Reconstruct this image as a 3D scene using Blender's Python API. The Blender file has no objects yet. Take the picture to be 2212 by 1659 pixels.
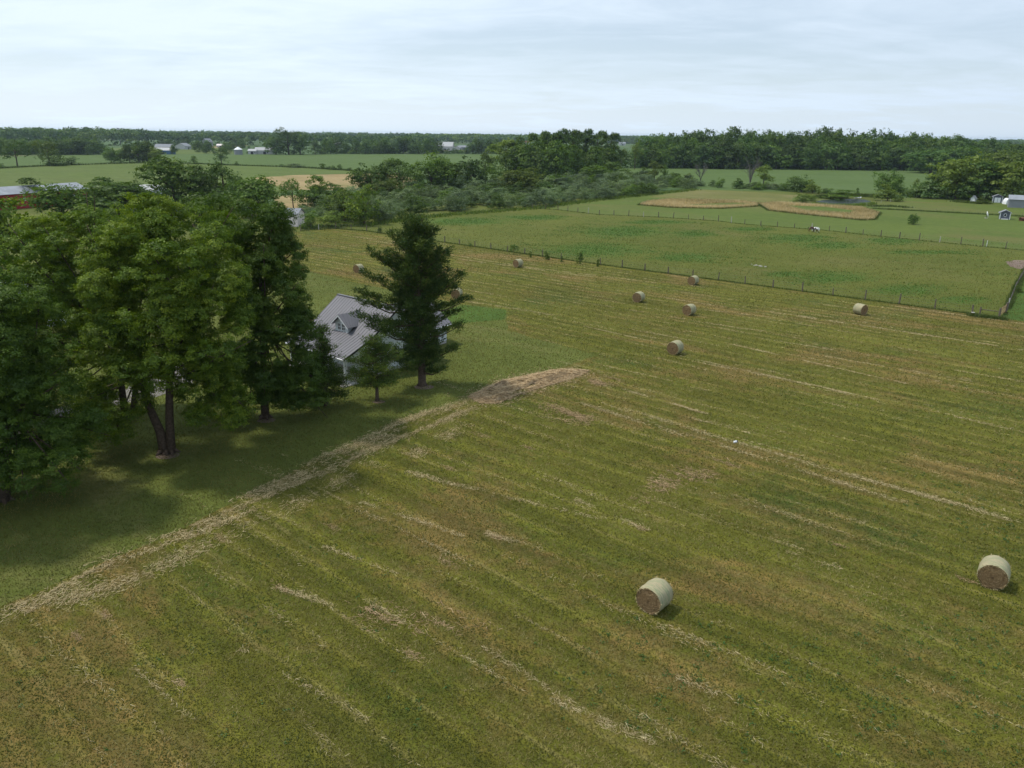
import bpy, bmesh, math, random
import numpy as np
rad = math.radians
sc = bpy.context.scene
# ------------------------------------------------------------------ camera, sky, sun
HCAM, PITCH, ROLL, FPX = 24.0, 18.2, 0.61, 760.0
cd = bpy.data.cameras.new('camera'); cam = bpy.data.objects.new('camera', cd); sc.collection.objects.link(cam)
cd.sensor_fit = 'HORIZONTAL'; cd.sensor_width = 36.0; cd.lens = FPX / 1024 * 36.0
cd.clip_start = 0.5; cd.clip_end = 40000
from mathutils import Matrix, Vector
cam.matrix_world = Matrix.Translation((0, 0, HCAM)) @ Matrix.Rotation(rad(90 - PITCH), 4, 'X') @ Matrix.Rotation(rad(ROLL), 4, 'Z')
sc.camera = cam
SUN_DIR = np.array([-0.95, 0.30]); SUN_DIR /= np.linalg.norm(SUN_DIR); SUN_EL = 60.0
w = bpy.data.worlds.new("World"); sc.world = w; w.use_nodes = True
nt = w.node_tree; nt.nodes.clear()
def nd(t, typ, **kw):
    n = t.nodes.new(typ)
    for k, v in kw.items():
        if k.startswith('i_'): n.inputs[k[2:].replace('_', ' ')].default_value = v
        else: setattr(n, k, v)
    return n
out = nd(nt, 'ShaderNodeOutputWorld'); bg = nd(nt, 'ShaderNodeBackground'); bg.inputs['Strength'].default_value = 0.1
sky = nd(nt, 'ShaderNodeTexSky'); sky.sky_type = 'NISHITA'; sky.sun_disc = False
sky.sun_elevation = rad(SUN_EL); sky.sun_rotation = math.atan2(SUN_DIR[0], SUN_DIR[1]); sky.dust_density = 0.6; sky.ozone_density = 1.6; sky.altitude = 200
tc = nd(nt, 'ShaderNodeTexCoord'); sx = nd(nt, 'ShaderNodeSeparateXYZ'); nt.links.new(tc.outputs['Generated'], sx.inputs[0])
def mth(t, op, a, b=None, clamp=False):
    n = t.nodes.new('ShaderNodeMath'); n.operation = op; n.use_clamp = clamp
    for i, x in enumerate((a, b)):
        if x is None: continue
        if hasattr(x, 'links') or hasattr(x, 'is_linked'): t.links.new(x, n.inputs[i])
        else: n.inputs[i].default_value = x
    return n.outputs[0]
zz = mth(nt, 'ADD', mth(nt, 'MAXIMUM', sx.outputs[2], 0.0), 0.10)
cx_ = mth(nt, 'DIVIDE', sx.outputs[0], zz); cy_ = mth(nt, 'DIVIDE', sx.outputs[1], zz)
cb = nd(nt, 'ShaderNodeCombineXYZ'); nt.links.new(cx_, cb.inputs[0]); nt.links.new(cy_, cb.inputs[1])
mp = nd(nt, 'ShaderNodeMapping'); mp.inputs['Scale'].default_value = (0.55, 0.85, 1); mp.inputs['Rotation'].default_value = (0, 0, rad(-8)); mp.inputs['Location'].default_value = (2.3, 0.6, 0)
nt.links.new(cb.outputs[0], mp.inputs[0])
n1 = nd(nt, 'ShaderNodeTexNoise'); n1.inputs['Scale'].default_value = 0.75; n1.inputs['Detail'].default_value = 9; n1.inputs['Roughness'].default_value = 0.58; n1.inputs['Distortion'].default_value = 0.55
nt.links.new(mp.outputs[0], n1.inputs['Vector'])
n2 = nd(nt, 'ShaderNodeTexNoise'); n2.inputs['Scale'].default_value = 2.6; n2.inputs['Detail'].default_value = 8; n2.inputs['Roughness'].default_value = 0.6; n2.inputs['Distortion'].default_value = 0.9
nt.links.new(mp.outputs[0], n2.inputs['Vector'])
sm = mth(nt, 'ADD', mth(nt, 'MULTIPLY', n1.outputs[0], 0.72), mth(nt, 'MULTIPLY', n2.outputs[0], 0.28))
mr = nd(nt, 'ShaderNodeMapRange'); mr.inputs['From Min'].default_value = 0.38; mr.inputs['From Max'].default_value = 0.60; mr.inputs['To Min'].default_value = 0.56; mr.inputs['To Max'].default_value = 1.0
nt.links.new(sm, mr.inputs['Value'])
# thin haze veil toward the horizon, clouds above
hz = mth(nt, 'SUBTRACT', 1.0, mth(nt, 'MULTIPLY', mth(nt, 'MAXIMUM', sx.outputs[2], 0.0), 5.0), True)
cov = mth(nt, 'MAXIMUM', mr.outputs[0], mth(nt, 'MULTIPLY', hz, 0.92))
ccol = nd(nt, 'ShaderNodeMixRGB')       # cloud sheet: brighter toward the sun side, greyer away
ccol.inputs[1].default_value = (8.0, 9.25, 10.5, 1); ccol.inputs[2].default_value = (5.9, 7.1, 8.5, 1)
side = mth(nt, 'ADD', mth(nt, 'MULTIPLY', sx.outputs[0], 0.85), 0.22, True)
nt.links.new(side, ccol.inputs[0])
fin = nd(nt, 'ShaderNodeMixRGB'); nt.links.new(cov, fin.inputs[0]); nt.links.new(sky.outputs[0], fin.inputs[1]); nt.links.new(ccol.outputs[0], fin.inputs[2])
nt.links.new(fin.outputs[0], bg.inputs[0]); nt.links.new(bg.outputs[0], out.inputs[0])
sl = bpy.data.lights.new('sun', 'SUN'); sl.energy = 2.9; sl.angle = rad(4.5); sl.color = (1.0, 0.95, 0.86)
so = bpy.data.objects.new('sun', sl); sc.collection.objects.link(so)
sv = Vector((SUN_DIR[0] * math.cos(rad(SUN_EL)), SUN_DIR[1] * math.cos(rad(SUN_EL)), math.sin(rad(SUN_EL))))
so.rotation_euler = sv.to_track_quat('Z', 'Y').to_euler(); so.location = (-40, 20, 80)
sc.view_settings.view_transform = 'Standard'; sc.view_settings.look = 'None'; sc.view_settings.exposure = 0.10; sc.view_settings.gamma = 1.0
sc.render.engine = 'CYCLES'
sc.cycles.max_bounces = 6; sc.cycles.diffuse_bounces = 3; sc.cycles.transmission_bounces = 3; sc.cycles.volume_bounces = 0; sc.cycles.transparent_max_bounces = 4

# ------------------------------------------------------------------ survey helpers: map a bearing in the photo (2212 wide) to the place on the ground
_f = np.array([0, math.cos(rad(PITCH)), -math.sin(rad(PITCH))]); _r = np.array([1., 0, 0]); _u = np.cross(_r, _f)
_R = _r * math.cos(rad(ROLL)) + _u * math.sin(rad(ROLL)); _U = -_r * math.sin(rad(ROLL)) + _u * math.cos(rad(ROLL)); FD = FPX / 1024 * 2212
def ray(u, v): return _f * FD + _R * (u - 1106) + _U * (829.5 - v)
def G(u, v, z=0.0):
    d = ray(u, v); t = (z - HCAM) / d[2]; return np.array([t * d[0], t * d[1], z])
def atY(u, v, Y):
    d = ray(u, v); t = Y / d[1]; return np.array([t * d[0], Y, HCAM + t * d[2]])
TH = rad(-40.3)
A2 = np.array([math.cos(TH), math.sin(TH)]); B2 = np.array([-math.sin(TH), math.cos(TH)])   # property grid: swath direction and across
def AB(a, b, z=0.0): return np.array([a * A2[0] + b * B2[0], a * A2[1] + b * B2[1], z])
def rnd(seed): return np.random.default_rng(seed)

# ------------------------------------------------------------------ objects
col = sc.collection
def mesh_np(name, verts, faces, mat=None, tint=None, smooth=False):
    """faces: (N,3)/(N,4) array or a list of tuples"""
    me = bpy.data.meshes.new(name)
    verts = np.asarray(verts, dtype=np.float32)
    if isinstance(faces, np.ndarray):
        n, k = faces.shape
        me.vertices.add(len(verts)); me.vertices.foreach_set('co', verts.ravel())
        me.loops.add(n * k); me.loops.foreach_set('vertex_index', faces.astype(np.int32).ravel())
        me.polygons.add(n); me.polygons.foreach_set('loop_start', np.arange(0, n * k, k, dtype=np.int32))
        me.update(calc_edges=True)
    else:
        me.from_pydata([tuple(map(float, v)) for v in verts], [], faces); me.update()
    if tint is not None:
        at = me.attributes.new('tint', 'FLOAT', 'FACE'); at.data.foreach_set('value', np.asarray(tint, dtype=np.float32))
    if smooth: me.polygons.foreach_set('use_smooth', [True] * len(me.polygons))
    if mat: me.materials.append(mat)
    return me
def link(name, me, parent=None, loc=(0, 0, 0)):
    o = bpy.data.objects.new(name, me); col.objects.link(o)
    if parent is not None: o.parent = parent
    o.location = loc
    return o
def tag(o, label=None, cat=None, group=None, kind=None):
    if label: o['label'] = label
    if cat: o['category'] = cat
    if group: o['group'] = group
    if kind: o['kind'] = kind
    return o
def thing(name, label, cat, loc=(0, 0, 0), rz=0, group=None):
    o = bpy.data.objects.new(name, None); col.objects.link(o); o.location = [float(x) for x in loc]; o.rotation_euler = (0, 0, rz)
    o.empty_display_size = 0.3
    return tag(o, label, cat, group)
class MB:
    def __init__(s): s.v = []; s.f = []
    def poly(s, pts):
        n = len(s.v); s.v += [tuple(p) for p in pts]; s.f.append(tuple(range(n, n + len(pts))))
    def box(s, o, ex, ey, ez):     # corner + three edge vectors
        o, ex, ey, ez = map(np.array, (o, ex, ey, ez)); n = len(s.v)
        for k in range(8): s.v.append(tuple(o + ex * (k & 1) + ey * ((k >> 1) & 1) + ez * ((k >> 2) & 1)))
        for q in ((0, 2, 3, 1), (4, 5, 7, 6), (0, 1, 5, 4), (2, 6, 7, 3), (0, 4, 6, 2), (1, 3, 7, 5)): s.f.append(tuple(n + i for i in q))
    def abox(s, a0, a1, b0, b1, z0, z1):
        s.box(AB(a0, b0, z0), AB(a1 - a0, 0), AB(0, b1 - b0), (0, 0, z1 - z0))
    def prism(s, pts, ext):        # polygon pts extruded by vector
        n = len(s.v); m = len(pts); ext = np.array(ext, float)
        s.v += [tuple(p) for p in pts] + [tuple(np.array(p) + ext) for p in pts]
        s.f.append(tuple(n + i for i in range(m))[::-1]); s.f.append(tuple(n + m + i for i in range(m)))
        for i in range(m): j = (i + 1) % m; s.f.append((n + i, n + j, n + m + j, n + m + i))
    def tube(s, pts, rs, k=8, cap=True):
        pts = [np.array(p, float) for p in pts]; n0 = len(s.v); prev = None
        for i, p in enumerate(pts):
            d = pts[min(i + 1, len(pts) - 1)] - pts[max(i - 1, 0)]; d = d / (np.linalg.norm(d) + 1e-9)
            x = np.cross(d, [0, 0, 1.]) if abs(d[2]) < .95 else np.cross(d, [1., 0, 0])
            if prev is not None: x = prev - d * (prev @ d)
            x = x / (np.linalg.norm(x) + 1e-9); prev = x; y = np.cross(d, x)
            for j in range(k):
                t = 2 * math.pi * j / k; s.v.append(tuple(p + (x * math.cos(t) + y * math.sin(t)) * rs[i]))
        for i in range(len(pts) - 1):
            for j in range(k):
                a_ = n0 + i * k + j; b_ = n0 + i * k + (j + 1) % k; s.f.append((a_, b_, b_ + k, a_ + k))
        if cap:
            s.f.append(tuple(n0 + j for j in range(k))[::-1]); s.f.append(tuple(n0 + (len(pts) - 1) * k + j for j in range(k)))
    def build(s, name, mat, parent=None, smooth=False, fix=True):
        org = np.array(parent_world(parent)) if parent is not None else np.zeros(3)
        me = mesh_np(name, np.array(s.v) - org, s.f, mat, smooth=smooth)
        if fix:
            bm = bmesh.new(); bm.from_mesh(me); bmesh.ops.recalc_face_normals(bm, faces=bm.faces); bm.to_mesh(me); bm.free()
        return link(name, me, parent)
def parent_world(p):
    x = np.zeros(3)
    while p is not None: x = x + np.array(p.location); p = p.parent
    return x

# ------------------------------------------------------------------ materials
def new_mat(name):
    m = bpy.data.materials.new(name); m.use_nodes = True; t = m.node_tree; t.nodes.clear()
    o = nd(t, 'ShaderNodeOutputMaterial'); return m, t, o
def noise(t, vec, scale, detail=4, rough=0.55, dist=0.0):
    n = nd(t, 'ShaderNodeTexNoise'); n.inputs['Scale'].default_value = scale; n.inputs['Detail'].default_value = detail
    n.inputs['Roughness'].default_value = rough; n.inputs['Distortion'].default_value = dist
    if vec is not None: t.links.new(vec, n.inputs['Vector'])
    return n.outputs[0]
def ramp(t, fac, stops, interp='LINEAR'):
    r = nd(t, 'ShaderNodeValToRGB'); e = r.color_ramp.elements; r.color_ramp.interpolation = interp
    while len(e) < len(stops): e.new(0.5)
    for i, (p, c) in enumerate(stops): e[i].position = p; e[i].color = (*c, 1)
    t.links.new(fac, r.inputs[0]); return r.outputs[0]
def mix(t, fac, a, b, mode='MIX'):
    n = nd(t, 'ShaderNodeMixRGB'); n.blend_type = mode
    for i, x in enumerate((fac, a, b)):
        if hasattr(x, 'is_linked'): t.links.new(x, n.inputs[i])
        elif isinstance(x, tuple): n.inputs[i].default_value = (*x, 1)
        else: n.inputs[i].default_value = x
    return n.outputs[0]
def mrange(t, v, a, b, c=0., d=1.):
    n = nd(t, 'ShaderNodeMapRange'); t.links.new(v, n.inputs['Value'])
    for k, x in zip(('From Min', 'From Max', 'To Min', 'To Max'), (a, b, c, d)): n.inputs[k].default_value = x
    return n.outputs[0]
def objco(t): return nd(t, 'ShaderNodeTexCoord').outputs['Object']
def rotmap(t, vec, rz, scale):
    m1 = nd(t, 'ShaderNodeMapping'); m1.inputs['Rotation'].default_value = (0, 0, rz); t.links.new(vec, m1.inputs[0])
    m2 = nd(t, 'ShaderNodeMapping'); m2.inputs['Scale'].default_value = scale; t.links.new(m1.outputs[0], m2.inputs[0]); return m2.outputs[0]
def finish(t, o, colr, rough=0.9, bump=None, bstr=0.5, bdist=0.05, spec=0.2, metallic=0.0):
    p = nd(t, 'ShaderNodeBsdfPrincipled'); p.inputs['Roughness'].default_value = rough; p.inputs['Specular IOR Level'].default_value = spec
    p.inputs['Metallic'].default_value = metallic
    if isinstance(colr, tuple): p.inputs['Base Color'].default_value = (*colr, 1)
    else: t.links.new(colr, p.inputs['Base Color'])
    if bump is not None:
        b = nd(t, 'ShaderNodeBump'); b.inputs['Strength'].default_value = bstr; b.inputs['Distance'].default_value = bdist
        t.links.new(bump, b.inputs['Height']); t.links.new(b.outputs[0], p.inputs['Normal'])
    t.links.new(p.outputs[0], o.inputs[0])
def simple(name, c, rough=0.7, var=0.15, scale=3.0, spec=0.3, metallic=0.0, bstr=0.2):
    m, t, o = new_mat(name); v = objco(t); n = noise(t, v, scale, 5)
    cc = mix(t, mrange(t, n, 0.3, 0.7), tuple(x * (1 - var) for x in c), tuple(min(1, x * (1 + var)) for x in c))
    finish(t, o, cc, rough, noise(t, v, scale * 6, 3), bstr, 0.02, spec, metallic); return m
def ground_mat(name, lo, hi, patch=None, pscale=0.03, pth=(0.5, 0.62), fine=3.0, stripe=0.0, straw=None, straw_amt=0.5, bstr=0.7, bdist=0.08, third=None, mscale=0.35):
    m, t, o = new_mat(name); v = objco(t); r = rotmap(t, v, -TH, (0.045, 1.0, 1.0)); r2 = rotmap(t, v, -TH, (0.35, 1.0, 1.0))
    big = noise(t, v, 0.035, 3, 0.5); mid = noise(t, v, mscale, 5, 0.6); fn = noise(t, r2, fine, 6, 0.75); ff = noise(t, v, fine * 3.1, 3, 0.7)
    f = mth(t, 'ADD', mth(t, 'MULTIPLY', big, 0.5), mth(t, 'MULTIPLY', mid, 0.5))
    c = mix(t, mrange(t, f, 0.38, 0.62), lo, hi)
    if patch is not None:
        pn = mth(t, 'ADD', mth(t, 'MULTIPLY', noise(t, rotmap(t, v, -TH, (0.5, 1, 1)), pscale, 4, 0.6, 0.6), 0.72), mth(t, 'MULTIPLY', noise(t, v, 1.1, 4, 0.7), 0.28))
        c = mix(t, mrange(t, pn, *pth), c, patch)
    if third is not None:
        tn = mth(t, 'ADD', mth(t, 'MULTIPLY', noise(t, v, 0.07, 5, 0.6, 0.4), 0.7), mth(t, 'MULTIPLY', noise(t, v, 1.7, 4, 0.7), 0.3))
        c = mix(t, mrange(t, tn, 0.53, 0.66, 0, 0.85), c, third)
    if stripe > 0:
        st = noise(t, r, 0.55, 4, 0.6); c = mix(t, 1.0, c, mix(t, mrange(t, st, 0.35, 0.65), (1 - stripe,) * 3, (1 + stripe,) * 3), 'MULTIPLY')
    if straw is not None:
        sp = nd(t, 'ShaderNodeSeparateXYZ'); t.links.new(rotmap(t, v, -TH, (1, 1, 1)), sp.inputs[0]); wob = noise(t, rotmap(t, v, -TH, (0.05, 0.25, 1)), 1.0, 3, 0.5)
        ph = mth(t, 'ADD', mth(t, 'MULTIPLY', sp.outputs[1], 2 * math.pi / BAND), mth(t, 'MULTIPLY', wob, 5.0)); sn = mth(t, 'SINE', ph); am = mrange(t, noise(t, r, 0.2, 3, .6), .38, .6, .5, 1.0)
        bw = mth(t, 'MULTIPLY', sn, am); c = mix(t, mrange(t, bw, -.9, .9), mix(t, 1.0, c, (0.80, 0.84, 0.82), 'MULTIPLY'), mix(t, 1.0, c, (1.18, 1.13, 1.08), 'MULTIPLY'))
        ln = mth(t, 'MULTIPLY', mrange(t, sn, .80, .99), mrange(t, noise(t, rotmap(t, v, -TH, (0.16, 1.2, 1)), 1.0, 4, .7), .47, .60)); c = mix(t, mth(t, 'MULTIPLY', ln, .45), c, straw)
        s1 = noise(t, r, 1.3, 5, 0.75, 0.15); br = noise(t, r2, 1.0, 4, 0.7)
        s_ = mth(t, 'MULTIPLY', mrange(t, s1, 0.56, 0.70), mrange(t, br, 0.42, 0.66)); s2 = mrange(t, fn, 0.55, 0.8, 0, 0.55)
        c = mix(t, mth(t, 'MULTIPLY', mth(t, 'MAXIMUM', s_, s2), straw_amt), c, straw)
    g = mth(t, 'ADD', mth(t, 'MULTIPLY', fn, 0.55), mth(t, 'MULTIPLY', ff, 0.45))
    gr = mrange(t, g, 0.32, 0.68, 0.70, 1.30); gc = nd(t, 'ShaderNodeCombineXYZ')
    for i in range(3): t.links.new(gr, gc.inputs[i])
    c = mix(t, 1.0, c, gc.outputs[0], 'MULTIPLY')
    finish(t, o, c, 0.95, g, bstr, bdist, 0.1); return m
BAND = 2.05
M = {}
M['hay'] = ground_mat('mown_hay_grass', (0.084, 0.084, 0.013), (0.116, 0.120, 0.018), patch=(0.150, 0.108, 0.034), pscale=0.11, pth=(0.50, 0.60), stripe=0.17, straw=(0.235, 0.195, 0.075), straw_amt=0.7, third=(0.038, 0.066, 0.012))
M['lawn'] = ground_mat('lawn_grass', (0.078, 0.094, 0.019), (0.110, 0.128, 0.028), patch=(0.145, 0.138, 0.046), pscale=0.09, pth=(0.54, 0.68), stripe=0.05)
M['rich'] = ground_mat('rich_green_grass', (0.048, 0.088, 0.015), (0.068, 0.116, 0.020), stripe=0.04)
M['pasture'] = ground_mat('pasture_grass', (0.085, 0.105, 0.020), (0.125, 0.132, 0.026), third=(0.034, 0.098, 0.016), patch=(0.155, 0.130, 0.045), pscale=0.05, pth=(0.50, 0.62), bdist=0.25, bstr=0.9, fine=1.6)
M['paddock'] = ground_mat('paddock_grass', (0.075, 0.108, 0.020), (0.098, 0.130, 0.026), patch=(0.115, 0.118, 0.034), pscale=0.03, pth=(0.5, 0.62), fine=1.2, stripe=0.03)
M['crop'] = ground_mat('young_crop_green', (0.080, 0.112, 0.024), (0.098, 0.134, 0.030), patch=(0.098, 0.125, 0.034), pscale=0.012, pth=(0.45, 0.6), fine=0.5, stripe=0.10, bdist=0.3)
M['crop2'] = ground_mat('crop_green_blue', (0.070, 0.110, 0.028), (0.084, 0.126, 0.034), patch=(0.085, 0.125, 0.04), pscale=0.01, fine=0.4, stripe=0.08, bdist=0.3)
M['tan'] = ground_mat('dry_tan_grass', (0.25, 0.185, 0.085), (0.31, 0.235, 0.115), patch=(0.15, 0.15, 0.045), pscale=0.04, pth=(0.52, 0.66), fine=0.9, stripe=0.12)
M['base'] = ground_mat('open_country', (0.050, 0.088, 0.028), (0.070, 0.115, 0.034), patch=(0.15, 0.13, 0.06), pscale=0.004, pth=(0.55, 0.62), fine=0.3, mscale=0.01)
M['mud'] = ground_mat('bare_soil', (0.15, 0.11, 0.085), (0.20, 0.15, 0.12), fine=2.0)
M['gravel'] = ground_mat('gravel', (0.17, 0.16, 0.14), (0.24, 0.225, 0.20), fine=6.0)
M['farwhite'] = simple('weathered_white', (0.42, 0.42, 0.42), 0.8, 0.1, 1)
M['wood'] = simple('weathered_wood', (0.13, 0.105, 0.08), 0.85, 0.35, 5)
M['woodpale'] = simple('pale_bleached_wood', (0.42, 0.40, 0.36), 0.85, 0.2, 5)
M['bark'] = simple('bark', (0.085, 0.062, 0.045), 0.95, 0.4, 6, 0.1, 0, 0.8)
M['barkdead'] = simple('dead_bark', (0.13, 0.12, 0.105), 0.95, 0.3, 6, 0.1)
M['white'] = simple('white_paint', (0.74, 0.75, 0.76), 0.6, 0.05, 2)
M['trim'] = simple('dark_trim', (0.03, 0.03, 0.035), 0.5)
M['glass'] = simple('window_glass', (0.02, 0.025, 0.03), 0.08, 0.1, 1, 0.6, 0, 0.0)
M['metal_roof'] = simple('lilac_grey_metal', (0.150, 0.146, 0.158), 0.65, 0.06, 0.8, 0.5, 0.15, 0.02)
M['barnroof'] = simple('galvanised_roof', (0.27, 0.285, 0.31), 0.5, 0.18, 0.5, 0.5, 0.2)
M['red'] = simple('red_barn_paint', (0.30, 0.022, 0.024), 0.7, 0.15, 0.8)
M['concrete'] = simple('concrete', (0.38, 0.36, 0.33), 0.9, 0.12, 3)
M['grey'] = simple('slate_grey_paint', (0.10, 0.11, 0.14), 0.7, 0.08, 2)
M['lightgrey'] = simple('light_grey_metal', (0.22, 0.23, 0.25), 0.6, 0.06, 1)
M['greyroof'] = simple('grey_shingles', (0.22, 0.23, 0.25), 0.85, 0.15, 2)
M['pinkwall'] = simple('pale_pinkish_wall', (0.80, 0.70, 0.67), 0.8, 0.05, 1)
M['blue'] = simple('blue_siding', (0.06, 0.13, 0.22), 0.7)
M['brown'] = simple('rusty_brown', (0.12, 0.045, 0.025), 0.8, 0.3)
M['wire'] = simple('fence_wire', (0.12, 0.12, 0.12), 0.5)
def siding():
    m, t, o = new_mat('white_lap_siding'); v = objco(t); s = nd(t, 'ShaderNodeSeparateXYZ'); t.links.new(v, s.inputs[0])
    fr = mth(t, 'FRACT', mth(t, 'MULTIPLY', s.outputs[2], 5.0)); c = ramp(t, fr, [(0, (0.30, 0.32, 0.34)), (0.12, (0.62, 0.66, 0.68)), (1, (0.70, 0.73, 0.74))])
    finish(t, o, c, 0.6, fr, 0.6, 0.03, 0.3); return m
M['siding'] = siding()
def water():
    m, t, o = new_mat('pond_water'); v = objco(t); finish(t, o, (0.014, 0.022, 0.012), 0.25, noise(t, v, 1.5, 4), 0.35, 0.1, 0.08); return m
M['water'] = water(); M['water'].node_tree.nodes['Principled BSDF'].inputs['IOR'].default_value = 1.12
def leafmat(name, stops, trans=0.30, objvar=0.18, rough=0.6):
    m, t, o = new_mat(name); a = nd(t, 'ShaderNodeAttribute'); a.attribute_name = 'tint'; a.attribute_type = 'GEOMETRY'
    oi = nd(t, 'ShaderNodeObjectInfo')
    c = ramp(t, a.outputs['Fac'], stops)
    c = mix(t, mth(t, 'MULTIPLY', oi.outputs['Random'], objvar * 2.2), c, mix(t, 1.0, c, (1.28, 1.15, 0.85), 'MULTIPLY'))
    if objvar > .08:
        vv = mrange(t, mth(t, 'FRACT', mth(t, 'MULTIPLY', oi.outputs['Random'], 7.31)), 0, 1, .72, 1.42); cv = nd(t, 'ShaderNodeCombineXYZ')
        for i in range(3): t.links.new(vv, cv.inputs[i])
        c = mix(t, 1.0, c, cv.outputs[0], 'MULTIPLY')
    d = nd(t, 'ShaderNodeBsdfDiffuse'); tr = nd(t, 'ShaderNodeBsdfTranslucent'); gl = nd(t, 'ShaderNodeBsdfGlossy'); gl.inputs['Roughness'].default_value = 0.5
    t.links.new(c, d.inputs[0]); t.links.new(mix(t, 1.0, c, (1.25, 1.3, 0.6), 'MULTIPLY'), tr.inputs[0]); gl.inputs[0].default_value = (0.6, 0.6, 0.6, 1)
    ms = nd(t, 'ShaderNodeMixShader'); ms.inputs[0].default_value = trans; t.links.new(d.outputs[0], ms.inputs[1]); t.links.new(tr.outputs[0], ms.inputs[2])
    m2 = nd(t, 'ShaderNodeMixShader'); m2.inputs[0].default_value = 0.025; t.links.new(ms.outputs[0], m2.inputs[1]); t.links.new(gl.outputs[0], m2.inputs[2])
    t.links.new(m2.outputs[0], o.inputs[0]); return m
L = {}
L['maple'] = leafmat('bright_maple_leaves', [(0, (0.036, 0.078, 0.008)), (0.5, (0.096, 0.158, 0.012)), (1, (0.215, 0.275, 0.022))], objvar=.05)
L['dark'] = leafmat('deep_green_leaves', [(0, (0.028, 0.060, 0.008)), (0.5, (0.058, 0.106, 0.012)), (1, (0.115, 0.170, 0.018))], objvar=.1)
L['mid'] = leafmat('mid_green_leaves', [(0, (0.032, 0.066, 0.014)), (0.5, (0.060, 0.112, 0.020)), (1, (0.105, 0.165, 0.028))], objvar=0.35)
L['wood'] = leafmat('woodland_leaves', [(0, (0.025, 0.062, 0.016)), (0.5, (0.054, 0.108, 0.022)), (1, (0.105, 0.165, 0.030))], objvar=0.4)
L['scrub'] = leafmat('grey_green_olive_leaves', [(0, (0.052, 0.088, 0.038)), (0.5, (0.105, 0.155, 0.074)), (1, (0.18, 0.23, 0.13))], objvar=0.25)
L['light'] = leafmat('yellowish_leaves', [(0, (0.050, 0.088, 0.015)), (0.5, (0.092, 0.138, 0.022)), (1, (0.15, 0.20, 0.032))], objvar=0.25)
L['pine'] = leafmat('pine_needles', [(0, (0.020, 0.044, 0.011)), (0.5, (0.048, 0.084, 0.018)), (1, (0.120, 0.155, 0.024))], trans=0.12)
L['grass'] = leafmat('grass_blades', [(0, (0.060, 0.082, 0.014)), (0.5, (0.130, 0.122, 0.027)), (1, (0.30, 0.25, 0.09))], trans=0.25, objvar=0)
L['weed'] = leafmat('dark_weed_leaves', [(0, (0.030, 0.078, 0.016)), (1, (0.060, 0.125, 0.024))], trans=0.2, objvar=0)
L['straw'] = leafmat('dry_straw', [(0, (0.30, 0.22, 0.11)), (0.5, (0.47, 0.37, 0.20)), (1, (0.62, 0.53, 0.31))], trans=0.15, objvar=0)
L['strawred'] = leafmat('old_raked_straw', [(0, (0.22, 0.145, 0.075)), (0.5, (0.44, 0.31, 0.17)), (1, (0.68, 0.53, 0.33))], trans=0.1, objvar=0)
L['tangrass'] = leafmat('tall_dry_grass', [(0, (0.20, 0.18, 0.07)), (0.4, (0.45, 0.34, 0.17)), (1, (0.64, 0.51, 0.31))], trans=0.2, objvar=0)
L['edge'] = leafmat('rank_edge_grass', [(0, (0.045, 0.075, 0.014)), (1, (0.10, 0.13, 0.03))], trans=0.2, objvar=0)

# polygon scatter
def pip(P, poly):
    x, y = P[:, 0], P[:, 1]; ins = np.zeros(len(P), bool); n = len(poly)
    for i in range(n):
        x1, y1 = poly[i][:2]; x2, y2 = poly[(i + 1) % n][:2]
        c = ((y1 > y) != (y2 > y)) & (x < (x2 - x1) * (y - y1) / (y2 - y1 + 1e-12) + x1); ins ^= c
    return ins

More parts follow.
